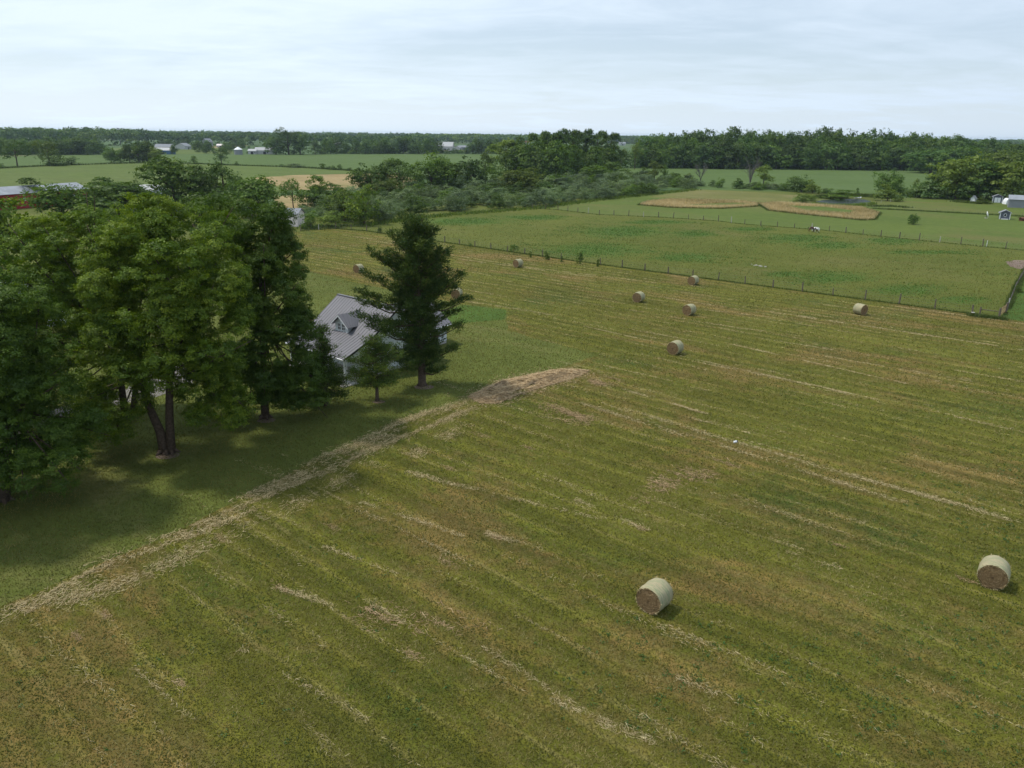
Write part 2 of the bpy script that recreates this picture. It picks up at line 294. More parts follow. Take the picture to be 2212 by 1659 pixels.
# ------------------------------------------------------------------ leaf clouds
def frames(nrm, rg):
    n = nrm / (np.linalg.norm(nrm, axis=1, keepdims=True) + 1e-9)
    r = rg.normal(size=n.shape); x = np.cross(n, r); x /= (np.linalg.norm(x, axis=1, keepdims=True) + 1e-9); return x, np.cross(n, x)
def leaf_quads(c, nrm, size, rg, aspect=0.55):
    x, y = frames(nrm, rg); s = (size * rg.uniform(0.7, 1.35, len(c)))[:, None]
    v = np.stack([c - x * s, c - y * s * aspect, c + x * s, c + y * s * aspect], 1).reshape(-1, 3)
    return v, np.arange(len(c) * 4).reshape(-1, 4)
def dirs(n, rg):
    d = rg.normal(size=(n, 3)); return d / np.linalg.norm(d, axis=1, keepdims=True)
def crown_pts(envs, nlobes, lobe_r, nsp, nleaf, spray_r, rg, up=0.35, flat=0.55, zmin=None, inner=0.15):
    """envs: list of (centre, radii). lobes on the envelope surfaces -> sprays on the lobes -> leaves round the sprays"""
    area = np.array([(e[1][0] * e[1][1] * e[1][2]) ** (2 / 3) for e in envs]); pick = rg.choice(len(envs), nlobes, p=area / area.sum())
    C = np.array([e[0] for e in envs], float)[pick]; Rr = np.array([e[1] for e in envs], float)[pick]
    d = dirs(nlobes, rg); d[:, 2] = np.where(d[:, 2] < -0.85, -d[:, 2] * rg.uniform(0, 1, nlobes), d[:, 2])
    lr = lobe_r * rg.uniform(0.6, 1.35, nlobes)
    rr = np.where(rg.uniform(size=nlobes) < inner, rg.uniform(0.2, 0.7, nlobes), rg.uniform(0.85, 1.0, nlobes))
    Lc = C + d * (Rr * rr[:, None] - (lr * 0.65)[:, None]); Lt = rg.uniform(0.0, 1.0, nlobes)
    w_ = lr ** 2; li = rg.choice(nlobes, nsp, p=w_ / w_.sum())
    sd = dirs(nsp, rg); sd[:, 2] += up; sd /= np.linalg.norm(sd, axis=1, keepdims=True)
    Sp = Lc[li] + sd * (lr[li] * (1.08 - 0.45 * rg.uniform(0, 1, nsp) ** 2.2))[:, None] * np.array([1, 1, 0.8]); St = Lt[li] * 0.4 + rg.uniform(0, 1, nsp) * 0.6
    k = rg.integers(0, nsp, nleaf); off = rg.normal(size=(nleaf, 3)) * spray_r * np.array([0.6, 0.6, 0.6 * flat])
    P = Sp[k] + off; N = sd[k] * 0.95 + rg.normal(size=(nleaf, 3)) * 0.42 + np.array([0, 0, 0.35])
    T = np.clip(St[k] * 0.75 + rg.uniform(0, 0.3, nleaf), 0, 1)
    if zmin is not None: ok = P[:, 2] > zmin; P, N, T = P[ok], N[ok], T[ok]
    return P, N, T, Lc, lr
def unit_crown(name, seed, envs, nlobes, lobe_r, nsp, nleaf, spray_r, leaf, mat, zlo=.04, **kw):
    rg = rnd(seed); P, N, T, Lc, lr = crown_pts(envs, nlobes, lobe_r, nsp, nleaf, spray_r, rg, **kw)
    hi = np.percentile(P[:, 2], 99.0); lo = np.percentile(P[:, 2], 2.0); P[:, 2] = zlo + (P[:, 2] - lo) / (hi - lo) * (1 - zlo)
    rx = np.percentile(np.abs(P[:, :2]), 95); P[:, :2] *= 0.5 / rx; ok = P[:, 2] > 0.0
    v, f = leaf_quads(P[ok], N[ok], leaf, rg); return mesh_np(name, v, f, mat, T[ok])
def unit_trunk(name, seed, zt=0.62, r=0.035, limbs=5, mat=None, spread=0.3):
    rg = rnd(seed); mb = MB(); mb.tube([(0, 0, -0.01), (0.005, 0, zt * 0.5), (0.0, 0.01, zt), (0.02, 0.0, zt * 1.3)], [r * 1.3, r, r * 0.7, r * 0.25], 7)
    for i in range(limbs):
        t = 2 * math.pi * (i + rg.uniform(0, .6)) / limbs; z0 = zt * rg.uniform(0.35, 0.95); q = spread * rg.uniform(0.7, 1.1)
        mb.tube([(0, 0, z0), (math.cos(t) * q * .45, math.sin(t) * q * .45, z0 + .10), (math.cos(t) * q, math.sin(t) * q, z0 + rg.uniform(.2, .34))], [r * .55, r * .38, r * .12], 5)
    me = mesh_np(name, np.array(mb.v), mb.f, mat or M['bark']); return me
U = {}
BR = [((0, 0, .52), (.46, .46, .46))]
for i in range(3): U['broad%d' % i] = dict(c=[BR, [((-.1, 0, .46), (.38, .42, .40)), ((.14, .05, .62), (.32, .32, .36))], [((0, 0, .40), (.45, .45, .37)), ((0, 0, .7), (.30, .30, .28))]][i], a=(34, .15, 420, 4600, .05, .030), k=dict(zlo=.10), t=(.5, .030))
U['open0'] = dict(c=[((0, 0, .68), (.45, .45, .28))], a=(16, .13, 160, 1700, .05, .030), k=dict(inner=.05, zlo=.36), t=(.6, .022))
U['open1'] = dict(c=[((-.1, 0, .62), (.36, .4, .26)), ((.15, 0, .78), (.26, .26, .2))], a=(15, .12, 150, 1600, .05, .030), k=dict(inner=.05, zlo=.3), t=(.58, .024))
U['tall0'] = dict(c=[((0, 0, .5), (.42, .42, .44)), ((.05, 0, .82), (.2, .2, .18))], a=(34, .14, 380, 3600, .05, .028), k=dict(up=.9), t=(.6, .03))
U['tall1'] = dict(c=[((-.12, 0, .5), (.30, .35, .46)), ((.18, .05, .48), (.26, .3, .38))], a=(34, .13, 380, 3600, .05, .028), k=dict(up=.9), t=(.6, .03))
U['wood0'] = dict(c=[((0, 0, .48), (.47, .47, .50))], a=(22, .19, 300, 2400, .06, .038), k={}, t=(.5, .02))
U['wood1'] = dict(c=[((0, 0, .40), (.47, .47, .40)), ((.05, 0, .72), (.34, .34, .28))], a=(24, .17, 300, 2400, .06, .038), k={}, t=(.5, .02))
U['wood2'] = dict(c=[((-.1, 0, .42), (.37, .42, .42)), ((.14, 0, .52), (.34, .36, .44))], a=(24, .17, 300, 2400, .06, .038), k={}, t=(.5, .02))
U['shrub0'] = dict(c=[((0, 0, .35), (.48, .48, .62))], a=(22, .16, 240, 2200, .06, .034), k=dict(up=.6), t=(.3, .02))
U['shrub1'] = dict(c=[((-.14, 0, .3), (.34, .42, .5)), ((.16, 0, .4), (.32, .36, .58))], a=(22, .15, 240, 2200, .06, .034), k=dict(up=.6), t=(.3, .02))
U['shrub2'] = dict(c=[((0, 0, .25), (.5, .5, .42)), ((.05, .1, .6), (.26, .26, .36))], a=(24, .14, 240, 2200, .055, .034), k=dict(up=.8), t=(.3, .02))
U['pop0'] = dict(c=[((0, 0, .48), (.46, .46, .48)), ((-.12, 0, .85), (.16, .16, .14)), ((.16, 0, .80), (.15, .15, .16))], a=(60, .115, 520, 5200, .04, .028), k=dict(up=1.0, zlo=.12), t=(.7, .022))
U['cedar0'] = dict(c=[((0, 0, .3), (.45, .45, .34)), ((0, 0, .62), (.26, .26, .3)), ((0, 0, .85), (.12, .12, .16))], a=(30, .12, 260, 2400, .05, .032), k=dict(up=.5), t=(.3, .02))
_cache = {}
def unit_mesh(kind, leaf):
    key = (kind, leaf)
    if key not in _cache:
        d = U[kind]; sd = sum(map(ord, kind + leaf)); nl, lr, ns, nlf, sr, lf = d['a']
        _cache[key] = (unit_crown('crown_mesh', sd, d['c'], nl, lr, ns, nlf, sr, lf, L[leaf], **d['k']),)
    if kind not in _cache: _cache[kind] = unit_trunk('trunk_mesh', sum(map(ord, kind)), *d_t(kind))
    return _cache[key][0], _cache[kind]
def d_t(kind): return U[kind]['t']
def place_tree(name, kind, leaf, label, x, y, h, wd, cat='tree', group=None, rz=None, rg=random, trunk=True):
    cm, tm = unit_mesh(kind, leaf)
    r = thing(name, label, cat, (x, y, 0), 0, group)
    rz = rg.uniform(0, 6.28) if rz is None else rz
    c = link('foliage' if cat == 'shrub' else 'crown', cm, r); c.scale = (wd, wd, h); c.rotation_euler = (0, 0, rz)
    if trunk:
        t = link('stem' if cat == 'shrub' else 'trunk', tm, r); t.scale = (wd, wd, h); t.rotation_euler = (0, 0, rz)
    return r
def tree_uv(name, kind, leaf, label, u, vb, vt, wu, cat='tree', group=None, rz=None, trunk=True):
    g = G(u, vb); h = atY(u, vt, g[1])[2]; wd = wu * np.linalg.norm(g - np.array([0, 0, HCAM])) / FD
    return place_tree(name, kind, leaf, label, g[0], g[1], max(h, .5), wd, cat, group, rz, trunk=trunk)

def scatter(poly, n, rg):
    p = np.array([q[:2] for q in poly]); lo, hi = p.min(0), p.max(0); o = np.zeros((0, 2))
    while len(o) < n:
        q = rg.uniform(lo, hi, (n * 2, 2)); o = np.vstack([o, q[pip(q, poly)]])
    return o[:n]
def GP(*uv): return [G(u, v) for u, v in uv]
def subdiv(poly, step=4.0, jit=0.25, seed=1):
    rg = rnd(seed); o = []
    for i in range(len(poly)):
        p, q = np.array(poly[i][:2]), np.array(poly[(i + 1) % len(poly)][:2]); n = int(min(60, max(1, np.linalg.norm(q - p) // step)))
        for k in range(n): o.append(p + (q - p) * k / n + (rg.normal(size=2) * jit if k else 0))
    return o
def sheet(name, poly, z, mat, jit=0.25, step=4.0, seed=1):
    pts = subdiv(poly, step, jit, seed); me = bpy.data.meshes.new(name); bm = bmesh.new()
    vs = [bm.verts.new((p[0], p[1], z)) for p in pts]; f = bm.faces.new(vs); bm.normal_update()
    if f.normal.z < 0: f.normal_flip()
    bmesh.ops.triangulate(bm, faces=bm.faces[:]); bm.to_mesh(me); bm.free(); me.materials.append(mat)
    return tag(link(name, me), kind='structure')

# ------------------------------------------------------------------ the ground
n = 64; R0 = 9000
me = mesh_np('ground', [(0, 0, 0)] + [(R0 * math.cos(2 * math.pi * i / n), R0 * math.sin(2 * math.pi * i / n), 0) for i in range(n)], [(0, i + 1, (i + 1) % n + 1) for i in range(n)], M['base'])
tag(link('ground', me), kind='structure')
def w2(x, y): return np.array([x, y, 0.])
sheet('near_meadow', [w2(-400, -60), w2(420, -60), w2(420, 150), G(2212, 455), G(2000, 430), G(1760, 416), G(1500, 409), G(1300, 425), G(1000, 440), G(650, 470), G(300, 430), w2(-400, 290)], .004, M['lawn'])
sheet('hay_field', [G(650, 497), G(720, 493), G(790, 500), G(940, 521), G(1290, 571), G(2160, 687), G(2185, 689), w2(130, 52), w2(180, -50), w2(-120, -50), w2(-40, 20), G(0, 1310), G(400, 1140), G(700, 985), G(1030, 855), G(1150, 812), G(1290, 768), G(1095, 714), G(1095, 668), G(1000, 657), G(1000, 657) - AB(25, 0), G(1000, 657) - AB(90, -4), G(560, 520)], .008, M['hay'], .12, 2.0)
sheet('dark_lawn_patch', GP((1000, 659), (1093, 669), (1092, 690), (975, 700), (900, 690)), .008, M['rich'], .08, 2)
sheet('neighbour_lawn', [G(2166, 683), G(2186, 691), w2(140, 53), w2(190, 120), G(2225, 560), G(2205, 605)], .012, M['rich'], .1, 3)
past_poly = [G(720, 492), G(800, 480), G(870, 472), G(1000, 459), G(1150, 450), G(1199, 452), G(1290, 463), G(1430, 469), G(1545, 477), G(1610, 484), G(1780, 497), G(1930, 513), G(2130, 533), G(2230, 544), G(2225, 575), G(2166, 683), G(1290, 570), G(940, 520), G(790, 498)]
BL = [(1000, 478, 130, 9), (1350, 500, 120, 14), (1290, 540, 150, 17), (1480, 556, 90, 12), (1500, 505, 60, 8), (1720, 515, 90, 12), (1800, 530, 90, 10), (1930, 520, 80, 9), (1800, 600, 120, 14), (1960, 626, 100, 14), (1700, 592, 60, 8), (2080, 648, 70, 10), (2000, 545, 110, 5), (1620, 495, 70, 5), (1150, 470, 90, 6), (1420, 480, 90, 5)]
def blobfield(P):
    o = np.zeros(len(P))
    for (u, v_, ru, rv) in BL:
        c = G(u, v_); eu = (G(u + ru, v_) - c)[:2]; ev = (G(u, v_ - rv) - c)[:2]; q = P - c[:2]; det = eu[0] * ev[1] - eu[1] * ev[0]
        a_ = (q[:, 0] * ev[1] - q[:, 1] * ev[0]) / det; b_ = (eu[0] * q[:, 1] - eu[1] * q[:, 0]) / det; o = np.maximum(o, np.exp(-(a_ ** 2 + b_ ** 2) * 1.1))
    return o
def grid_sheet(name, poly, z, mat, res, fieldfn):
    p = np.array([q[:2] for q in poly]); lo = p.min(0); hi = p.max(0); nx, ny = ((hi - lo) / res).astype(int) + 1
    gx, gy = np.meshgrid(lo[0] + np.arange(nx + 1) * res, lo[1] + np.arange(ny + 1) * res, indexing='ij'); V = np.column_stack([gx.ravel(), gy.ravel(), np.full(gx.size, z)])
    ii, jj = np.meshgrid(np.arange(nx), np.arange(ny), indexing='ij'); a_ = (ii * (ny + 1) + jj).ravel(); F = np.column_stack([a_, a_ + ny + 1, a_ + ny + 2, a_ + 1]); C = V[F].mean(1)[:, :2]; F = F[pip(C, poly)]
    used = np.unique(F); mp_ = np.full(len(V), -1); mp_[used] = np.arange(len(used)); me = mesh_np(name, V[used], mp_[F], mat); at = me.attributes.new('blob', 'FLOAT', 'POINT'); at.data.foreach_set('value', fieldfn(V[used][:, :2]).astype(np.float32)); return tag(link(name, me), kind='structure')
def pasture_mat():
    m = ground_mat('pasture_grass', (0.080, 0.098, 0.017), (0.110, 0.122, 0.023), patch=(0.130, 0.122, 0.038), pscale=0.06, pth=(0.52, 0.72), bdist=0.25, bstr=0.9, fine=1.4); t = m.node_tree
    pr = [n for n in t.nodes if n.type == 'BSDF_PRINCIPLED'][0]; src = pr.inputs['Base Color'].links[0].from_socket; at = nd(t, 'ShaderNodeAttribute'); at.attribute_name = 'blob'
    v = objco(t); nz = mth(t, 'ADD', mth(t, 'MULTIPLY', noise(t, v, .22, 5, .65, .5), .65), mth(t, 'MULTIPLY', noise(t, v, 1.3, 5, .75), .35))
    f = mrange(t, mth(t, 'ADD', at.outputs['Fac'], mth(t, 'MULTIPLY', nz, 1.6)), 1.1, 1.7, 0, .75); t.links.new(mix(t, f, src, mix(t, nz, (0.038, 0.082, 0.014), (0.085, 0.150, 0.024))), pr.inputs['Base Color']); return m
grid_sheet('pasture', past_poly, .012, pasture_mat(), 1.0, blobfield)
sheet('paddock', [G(1199, 452), G(1290, 463), G(1430, 469), G(1545, 477), G(1610, 484), G(1780, 497), G(1930, 513), G(2130, 533), G(2330, 553), G(2330, 462), G(2212, 452), G(2212, 424), G(1980, 425), G(1870, 443), G(1765, 427), G(1640, 416), G(1500, 409), G(1300, 431), G(1150, 449)], .0125, M['paddock'], .2, 4)
tanA = GP((1380, 443), (1400, 436), (1450, 431), (1600, 435), (1640, 440), (1636, 446), (1560, 451), (1450, 449))
tanB = GP((1638, 441), (1680, 438), (1760, 443), (1860, 449), (1900, 461), (1888, 475), (1860, 476), (1800, 470), (1720, 462), (1660, 455))
sheet('dry_grass_patch', tanA, .017, M['tan'], .3, 4); sheet('dry_grass_patch', tanB, .017, M['tan'], .3, 4)
sheet('green_hollow', GP((1470, 442), (1590, 437.5), (1640, 441), (1580, 445.5), (1500, 446)), .022, M['paddock'], .3, 4)
sheet('green_hollow', GP((1685, 443), (1780, 446.5), (1850, 455), (1835, 463), (1740, 457)), .022, M['paddock'], .3, 4)
sheet('upper_paddock', GP((1505, 409), (1640, 416), (1725, 422), (1700, 437), (1560, 433), (1480, 428), (1400, 426)), .017, ground_mat('olive_tan_grass', (0.11, 0.115, 0.032), (0.145, 0.145, 0.042), fine=1.0, patch=(0.17, 0.15, 0.06), pscale=.05), .3, 4)
sheet('bare_soil_patch', GP((2172, 566), (2190, 562), (2230, 563), (2230, 583), (2195, 580), (2180, 574)), .017, M['mud'], .25, 1)
# crop fields further out
sheet('crop_field', GP((-300, 402), (-300, 374), (0, 364), (125, 357.5), (340, 351.5), (420, 354), (510, 357.5), (640, 361.5), (760, 369), (900, 383), (900, 400), (640, 405), (560, 440), (300, 450), (0, 445)), .005, M['crop'], .6, 15)
sheet('crop_field', GP((-300, 373.5), (-200, 347), (0, 338), (225, 333.5), (500, 334), (1090, 332), (1110, 390), (900, 382), (760, 368.5), (640, 361), (510, 357), (420, 353.5), (340, 351), (125, 357), (0, 363.5)), .009, M['crop2'], .6, 15)
sheet('dry_field', GP((548, 384), (640, 378), (860, 374), (900, 390), (890, 412), (620, 410), (590, 400)), .011, M['tan'], .6, 6)
sheet('dry_field', GP((588, 424), (660, 421), (700, 430), (690, 450), (600, 452)), .011, M['tan'], .4, 5)
sheet('crop_field', GP((1300, 402), (1330, 362), (1500, 361), (1700, 362), (2040, 366), (2060, 425), (1900, 420), (1760, 416), (1500, 408)), .006, M['crop2'], .6, 10)
sheet('crop_field', GP((224, 322), (300, 315), (500, 312), (505, 333), (280, 333)), .006, M['crop'], .6, 20)
sheet('dry_field', GP((474, 320), (540, 314.5), (504, 314), (450, 317)), .011, M['tan'], .6, 20)
sheet('gravel_drive', [w2(-62, 44)] + GP((-60, 950), (90, 893), (200, 860), (275, 840), (300, 800), (380, 780), (430, 790), (415, 830), (330, 860), (230, 880), (100, 912), (-60, 980)), .008, M['gravel'], .1, 1.5)
sheet('driveway', GP((1088, 314.5), (1330, 333), (1350, 333), (1350, 345)), .02, M['crop2'])
pond_poly = GP((1756, 437), (1778, 432), (1820, 430), (1866, 431), (1882, 435), (1876, 440), (1845, 443), (1800, 442.5), (1768, 440))
sheet('pond', pond_poly, .030, M['water'], .15, 2)

# ------------------------------------------------------------------ straw, blades, weeds
def strands(P, ang, ln, wd, rg, z0=0.02, dz=0.05, jitter=0.6):
    n = len(P); a_ = ang + rg.normal(size=n) * jitter; L_ = ln * rg.uniform(.5, 1.5, n); el = rg.normal(size=n) * .18
    d = np.stack([np.cos(a_) * np.cos(el), np.sin(a_) * np.cos(el), np.sin(el)], 1) * L_[:, None] * .5
    c = np.column_stack([P[:, 0], P[:, 1], (P[:, 2] if P.shape[1] > 2 else z0) + rg.uniform(0, dz, n)]); c[:, 2] = np.maximum(c[:, 2], np.abs(d[:, 2]) + .015)
    s = np.stack([-np.sin(a_), np.cos(a_), rg.normal(size=n) * .5], 1) * (wd * rg.uniform(.6, 1.4, n))[:, None] * .5
    v = np.stack([c - d - s, c - d + s, c + d + s * .6, c + d - s * .6], 1).reshape(-1, 3); return v, np.arange(4 * n).reshape(-1, 4)
def blades(P, h, wd, rg, lean=.35):
    n = len(P); t = rg.uniform(0, 6.28, n); hh = h * rg.uniform(.5, 1.4, n); ww = wd * rg.uniform(.6, 1.4, n)
    b = np.column_stack([P[:, 0], P[:, 1], np.full(n, .0)]); s = np.column_stack([np.cos(t), np.sin(t), np.zeros(n)]) * ww[:, None] * .5
    l = rg.normal(size=(n, 2)) * lean * hh[:, None]; tip = b + np.column_stack([l, hh])
    v = np.stack([b - s, b + s, tip], 1).reshape(-1, 3); return v, np.arange(3 * n).reshape(-1, 3)
def line_pts(p, q, n, wid, rg, gap=True):
    t = rg.uniform(0, 1, n)
    Lh = np.linalg.norm(q[:2] - p[:2])
    if gap:   # clumpy along the line
        ph = rg.uniform(0, 6.28, 4); fr = rg.uniform(.25, 1.6, 4); den = sum(np.sin(t * Lh * fr[i] + ph[i]) for i in range(4)); k = rg.uniform(-2.2, 1.8, n) < den; t = t[k]
    d = (q - p)[:2] / Lh; nn = np.array([-d[1], d[0]]); wv = np.sin(t * Lh * .35 + rg.uniform(0, 6)) * wid * .45
    return p[:2] + d * (t * Lh)[:, None] + nn * (rg.normal(size=len(t)) * wid + wv)[:, None]
def merge(parts):
    V = []; Fs = []; n0 = 0
    for v, f in parts: V.append(v); Fs.append(f + n0); n0 += len(v)
    return np.vstack(V), np.vstack(Fs)
rg = rnd(5)
# windrow lines left by the rake, laid along the swath direction
hay_poly = [G(650, 497), G(790, 500), G(940, 521), G(1290, 571), G(2160, 687), w2(130, 52), w2(120, -5), w2(-60, -5), G(0, 1310), G(400, 1140), G(700, 985), G(1030, 855), G(1150, 812), G(1290, 768), G(1095, 714), G(1095, 668), G(1000, 657), G(1000, 657) - AB(60, -2)]
LN = [((1300, 870), (1585, 955), .22, 1.3), ((1585, 955), (2212, 1133), .20, 1.6), ((1660, 675), (1860, 703), .35, 1.6), ((1840, 700), (2212, 757), .20, 1.7), ((1500, 668), (1700, 690), .2, .7), ((880, 1018), (985, 1048), .22, 2.2), ((985, 1048), (1400, 1145), .14, .7), ((1250, 870), (1480, 945), .15, 1.2), ((1300, 870), (1470, 940), .12, 1.0),
      ((1560, 965), (1960, 1088), .16, 1.1), ((1480, 900), (1620, 937), .13, .7), ((1345, 842), (1530, 895), .13, 1.3), ((1190, 1510), (1260, 1540), .14, 1.4), ((1290, 1555), (1420, 1605), .18, 1.8), ((1040, 1400), (1300, 1560), .13, .8), ((1460, 1460), (1700, 1560), .16, .8), ((1470, 770), (1900, 865), .10, 1.3), ((1560, 740), (1960, 830), .10, 1.1), ((1260, 705), (1470, 752), .10, 1.0), ((1470, 775), (1830, 850), .12, .9),
      ((1240, 1078), (1400, 1148), .16, 1.4), ((1050, 1150), (1150, 1185), .16, 1.6), ((780, 1085), (1000, 1160), .12, 1.0), ((590, 1270), (720, 1310), .14, 1.2), ((700, 1180), (860, 1240), .12, .9), ((1420, 1350), (1700, 1460), .14, .8), ((1700, 1190), (1820, 1230), .16, .9), ((940, 545), (1120, 575), .18, .7), ((1120, 575), (1420, 612), .18, .8), ((990, 560), (1290, 600), .22, .9), ((1000, 650), (1200, 682), .25, .9),
      ((2060, 900), (2212, 935), .10, .9), ((1900, 1045), (2130, 1105), .16, 1.0), ((1920, 660), (2212, 700), .16, .5), ((1240, 650), (1480, 690), .16, .4), ((800, 520), (880, 531), .3, .9), ((740, 508), (860, 524), .3, .8), ((690, 545), (760, 556), .3, .5), ((850, 585), (1100, 620), .25, .5), ((1500, 695), (1750, 730), .14, .5), ((1780, 770), (2100, 825), .12, .7), ((2060, 800), (2212, 826), .14, .6), ((1630, 730), (1800, 756), .14, .9), ((290, 1440), (420, 1560), .10, .5), ((120, 1400), (300, 1560), .2, .25), ((520, 1400), (800, 1560), .14, .4)]
parts = []
for p, q, wd_, dn in LN:
    p, q = G(*p), G(*q); Lh = np.linalg.norm(q - p); n_ = int(Lh * 85 * dn)
    if n_ > 5: P = line_pts(p, q, n_, wd_, rg); D = np.linalg.norm(p); parts.append(strands(P, TH, .20, .008 + D * .00012, rg, z0=.03, dz=.05 + wd_ * .12, jitter=.75))
# many fainter parallel wisps over the whole field
for i in range(800):
    c = scatter(hay_poly, 1, rg)[0]; bq = c @ B2; c = c + B2 * ((round(bq / BAND + .2) - .2) * BAND - bq + rg.normal() * .22); D = np.linalg.norm(c)
    if D > 175: continue
    Lh = rg.uniform(2, 16); n_ = int(Lh * rg.uniform(6, 34)); c3 = np.array([c[0], c[1], 0]); d = AB(Lh / 2, rg.normal() * .15)
    parts.append(strands(line_pts(c3 - d, c3 + d, n_, rg.uniform(.06, .22), rg), TH, .18, .007 + D * .00012, rg, z0=.03, dz=.06, jitter=.8))
v, f = merge(parts); print('wisps', len(f)); tag(link('loose_hay', mesh_np('loose_hay', v, f, L['straw'], rg.uniform(0, 1, len(f)))), 'thin pale wisps of loose hay left in lines along the mown field', 'hay', kind='stuff')
# the raked edge swath beside the lawn and the thick heap near the house
def fbm(P, s, seed):
    r_ = rnd(seed); o = np.zeros(len(P))
    for k in range(4):
        a_ = r_.uniform(0, 6.28, 3); q = s * 1.9 ** k
        o += (np.sin(P[:, 0] * q * math.cos(a_[0]) + P[:, 1] * q * math.sin(a_[0]) + a_[1] * 3) * np.sin(P[:, 0] * q * math.sin(a_[2]) - P[:, 1] * q * math.cos(a_[2]) + a_[1])) / 1.5 ** k
    return o
parts = []; tints = []
def dense(poly, n, ang, z, seed, keep=-9, jit=.7, ln=.30, wd_=.022):
    P = scatter(poly, n, rg); P = P + rg.normal(size=P.shape) * .32
    ra = np.array([math.cos(ang), math.sin(ang)]); rb = np.array([-ra[1], ra[0]]); Q = np.column_stack([P @ ra * .45, P @ rb * 1.7]); k = fbm(Q, .9, seed) + rg.normal(size=len(P)) * .55 > keep; P = P[k]; hgt = np.clip(fbm(P, 1.1, seed + 1) * .5 + .6, 0, 1.3) * z
    P3 = np.column_stack([P, hgt * rg.uniform(0, 1, len(P))]); x = strands(P3, ang, ln, wd_, rg, dz=.04, jitter=jit); parts.append(x); return x
e_ang = math.atan2(36, 23)
heap = GP((1010, 858), (1080, 825), (1150, 808), (1230, 796), (1275, 802), (1240, 818), (1190, 832), (1130, 850), (1075, 872), (1040, 872))
def edge_dist(P, poly):
    d = np.full(len(P), 1e9)
    for i in range(len(poly)):
        a_, b_ = poly[i][:2], poly[(i + 1) % len(poly)][:2]; e = b_ - a_; t = np.clip(((P - a_) @ e) / (e @ e), 0, 1); d = np.minimum(d, np.linalg.norm(P - a_ - t[:, None] * e, axis=1))
    return d
ra = np.array([math.cos(e_ang - .2), math.sin(e_ang - .2)]); rb = np.array([-ra[1], ra[0]])
def hh(P): return (np.clip(.30 * fbm(np.column_stack([P @ ra * .5, P @ rb * 1.5]), 1.0, 71) + .16 * fbm(P, 3.1, 72) + .52, 0.05, 1.3) * .52) * np.clip(edge_dist(P, heap) / .9, 0, 1)
hp = np.array([q[:2] for q in heap]); lo = hp.min(0); hi = hp.max(0); res = .16; nx, ny = ((hi - lo) / res).astype(int) + 1
gx, gy = np.meshgrid(lo[0] + np.arange(nx + 1) * res, lo[1] + np.arange(ny + 1) * res, indexing='ij'); PP = np.column_stack([gx.ravel(), gy.ravel()]); ins = pip(PP, heap); brk = (fbm(np.column_stack([PP @ ra * .5, PP @ rb * 1.6]), 1.1, 75) > -.55) & (edge_dist(PP, heap) > .12 + .35 * (1 + np.sin(PP @ ra * 2.3) * np.sin(PP @ ra * .9 + 1))); ins = ins & brk; hz_ = np.where(ins, hh(PP) + .015, -.02)
ii, jj = np.meshgrid(np.arange(nx), np.arange(ny), indexing='ij'); a_ = (ii * (ny + 1) + jj).ravel(); FF = np.column_stack([a_, a_ + ny + 1, a_ + ny + 2, a_ + 1]); FF = FF[ins[FF].any(1)]
mo = link('raked_hay', mesh_np('raked_hay', np.column_stack([PP, hz_]), FF, simple('matted_hay', (.50, .37, .23), .95, .4, 5, .1, 0, 1.0), smooth=True)); tag(mo, 'matted core of the raked hay ridge at the lawn corner', 'hay', kind='stuff')
P = scatter(heap, 34000, rg); P = P[(fbm(np.column_stack([P @ ra * .5, P @ rb * 1.6]), 1.1, 75) + rg.normal(size=len(P)) * .3 > -.6)]; P3 = np.column_stack([P, hh(P) + .01]); parts.append(strands(P3, e_ang - .2, .30, .026, rg, dz=.07, jitter=.75))
P = scatter(heap, 5000, rg) + rg.normal(size=(5000, 2)) * .9; parts.append(strands(P, e_ang - .2, .28, .022, rg, dz=.04, jitter=.8))
vH, fH = merge(parts); tag(link('raked_hay', mesh_np('raked_hay', vH, fH, L['strawred'], rg.uniform(.15, 1, len(fH)))), 'thick ridge of raked tan hay at the lawn corner near the white house', 'hay', kind='stuff')
parts = []
sw = GP((-60, 1315), (250, 1200), (480, 1097), (700, 980), (860, 908), (1010, 856), (1050, 862), (960, 910), (860, 960), (740, 1012), (560, 1100), (380, 1180), (200, 1250), (40, 1325), (-60, 1360))
dense(sw, 24000, e_ang, .05, 7, .85, .8)
dense(GP((700, 985), (860, 915), (1010, 860), (1060, 872), (930, 925), (760, 1000), (640, 1050), (620, 1035)), 13000, e_ang, .07, 8, .55, .6)
dense(GP((0, 1300), (100, 1265), (240, 1205), (300, 1200), (220, 1240), (60, 1330)), 3500, e_ang, .06, 9, .3, .6)
for (q0, q1) in (((560, 1120), (820, 1000)), ((300, 1240), (560, 1130)), ((880, 985), (1010, 915)), ((100, 1310), (300, 1250))):
    a_, b_ = G(*q0), G(*q1); parts.append(strands(line_pts(a_, b_, 1500, .5, rg), e_ang, .26, .018, rg, dz=.06, jitter=.7))
v, f = merge(parts); tag(link('loose_hay', mesh_np('loose_hay', v, f, L['straw'], rg.uniform(0, .85, len(f)))), 'broad band of scattered straw along the edge between lawn and hay field', 'hay', kind='stuff')
parts = []
dense(GP((1150, 872), (1190, 872), (1240, 890), (1285, 905), (1275, 918), (1225, 912), (1180, 890)), 2800, TH, .14, 11, .1, .9)
dense(GP((1270, 825), (1310, 814), (1345, 826), (1320, 834), (1285, 834)), 1800, TH, .16, 12, -.1, .9)
dense(GP((1440, 1010), (1500, 985), (1570, 985), (1600, 1010), (1540, 1030), (1470, 1045), (1400, 1090), (1370, 1080)), 5000, TH, .03, 13, .75, 1.2)
dense(GP((740, 1340), (820, 1300), (1000, 1310), (1080, 1350), (930, 1370), (800, 1380)), 5000, TH, .03, 14, .9, 1.2)
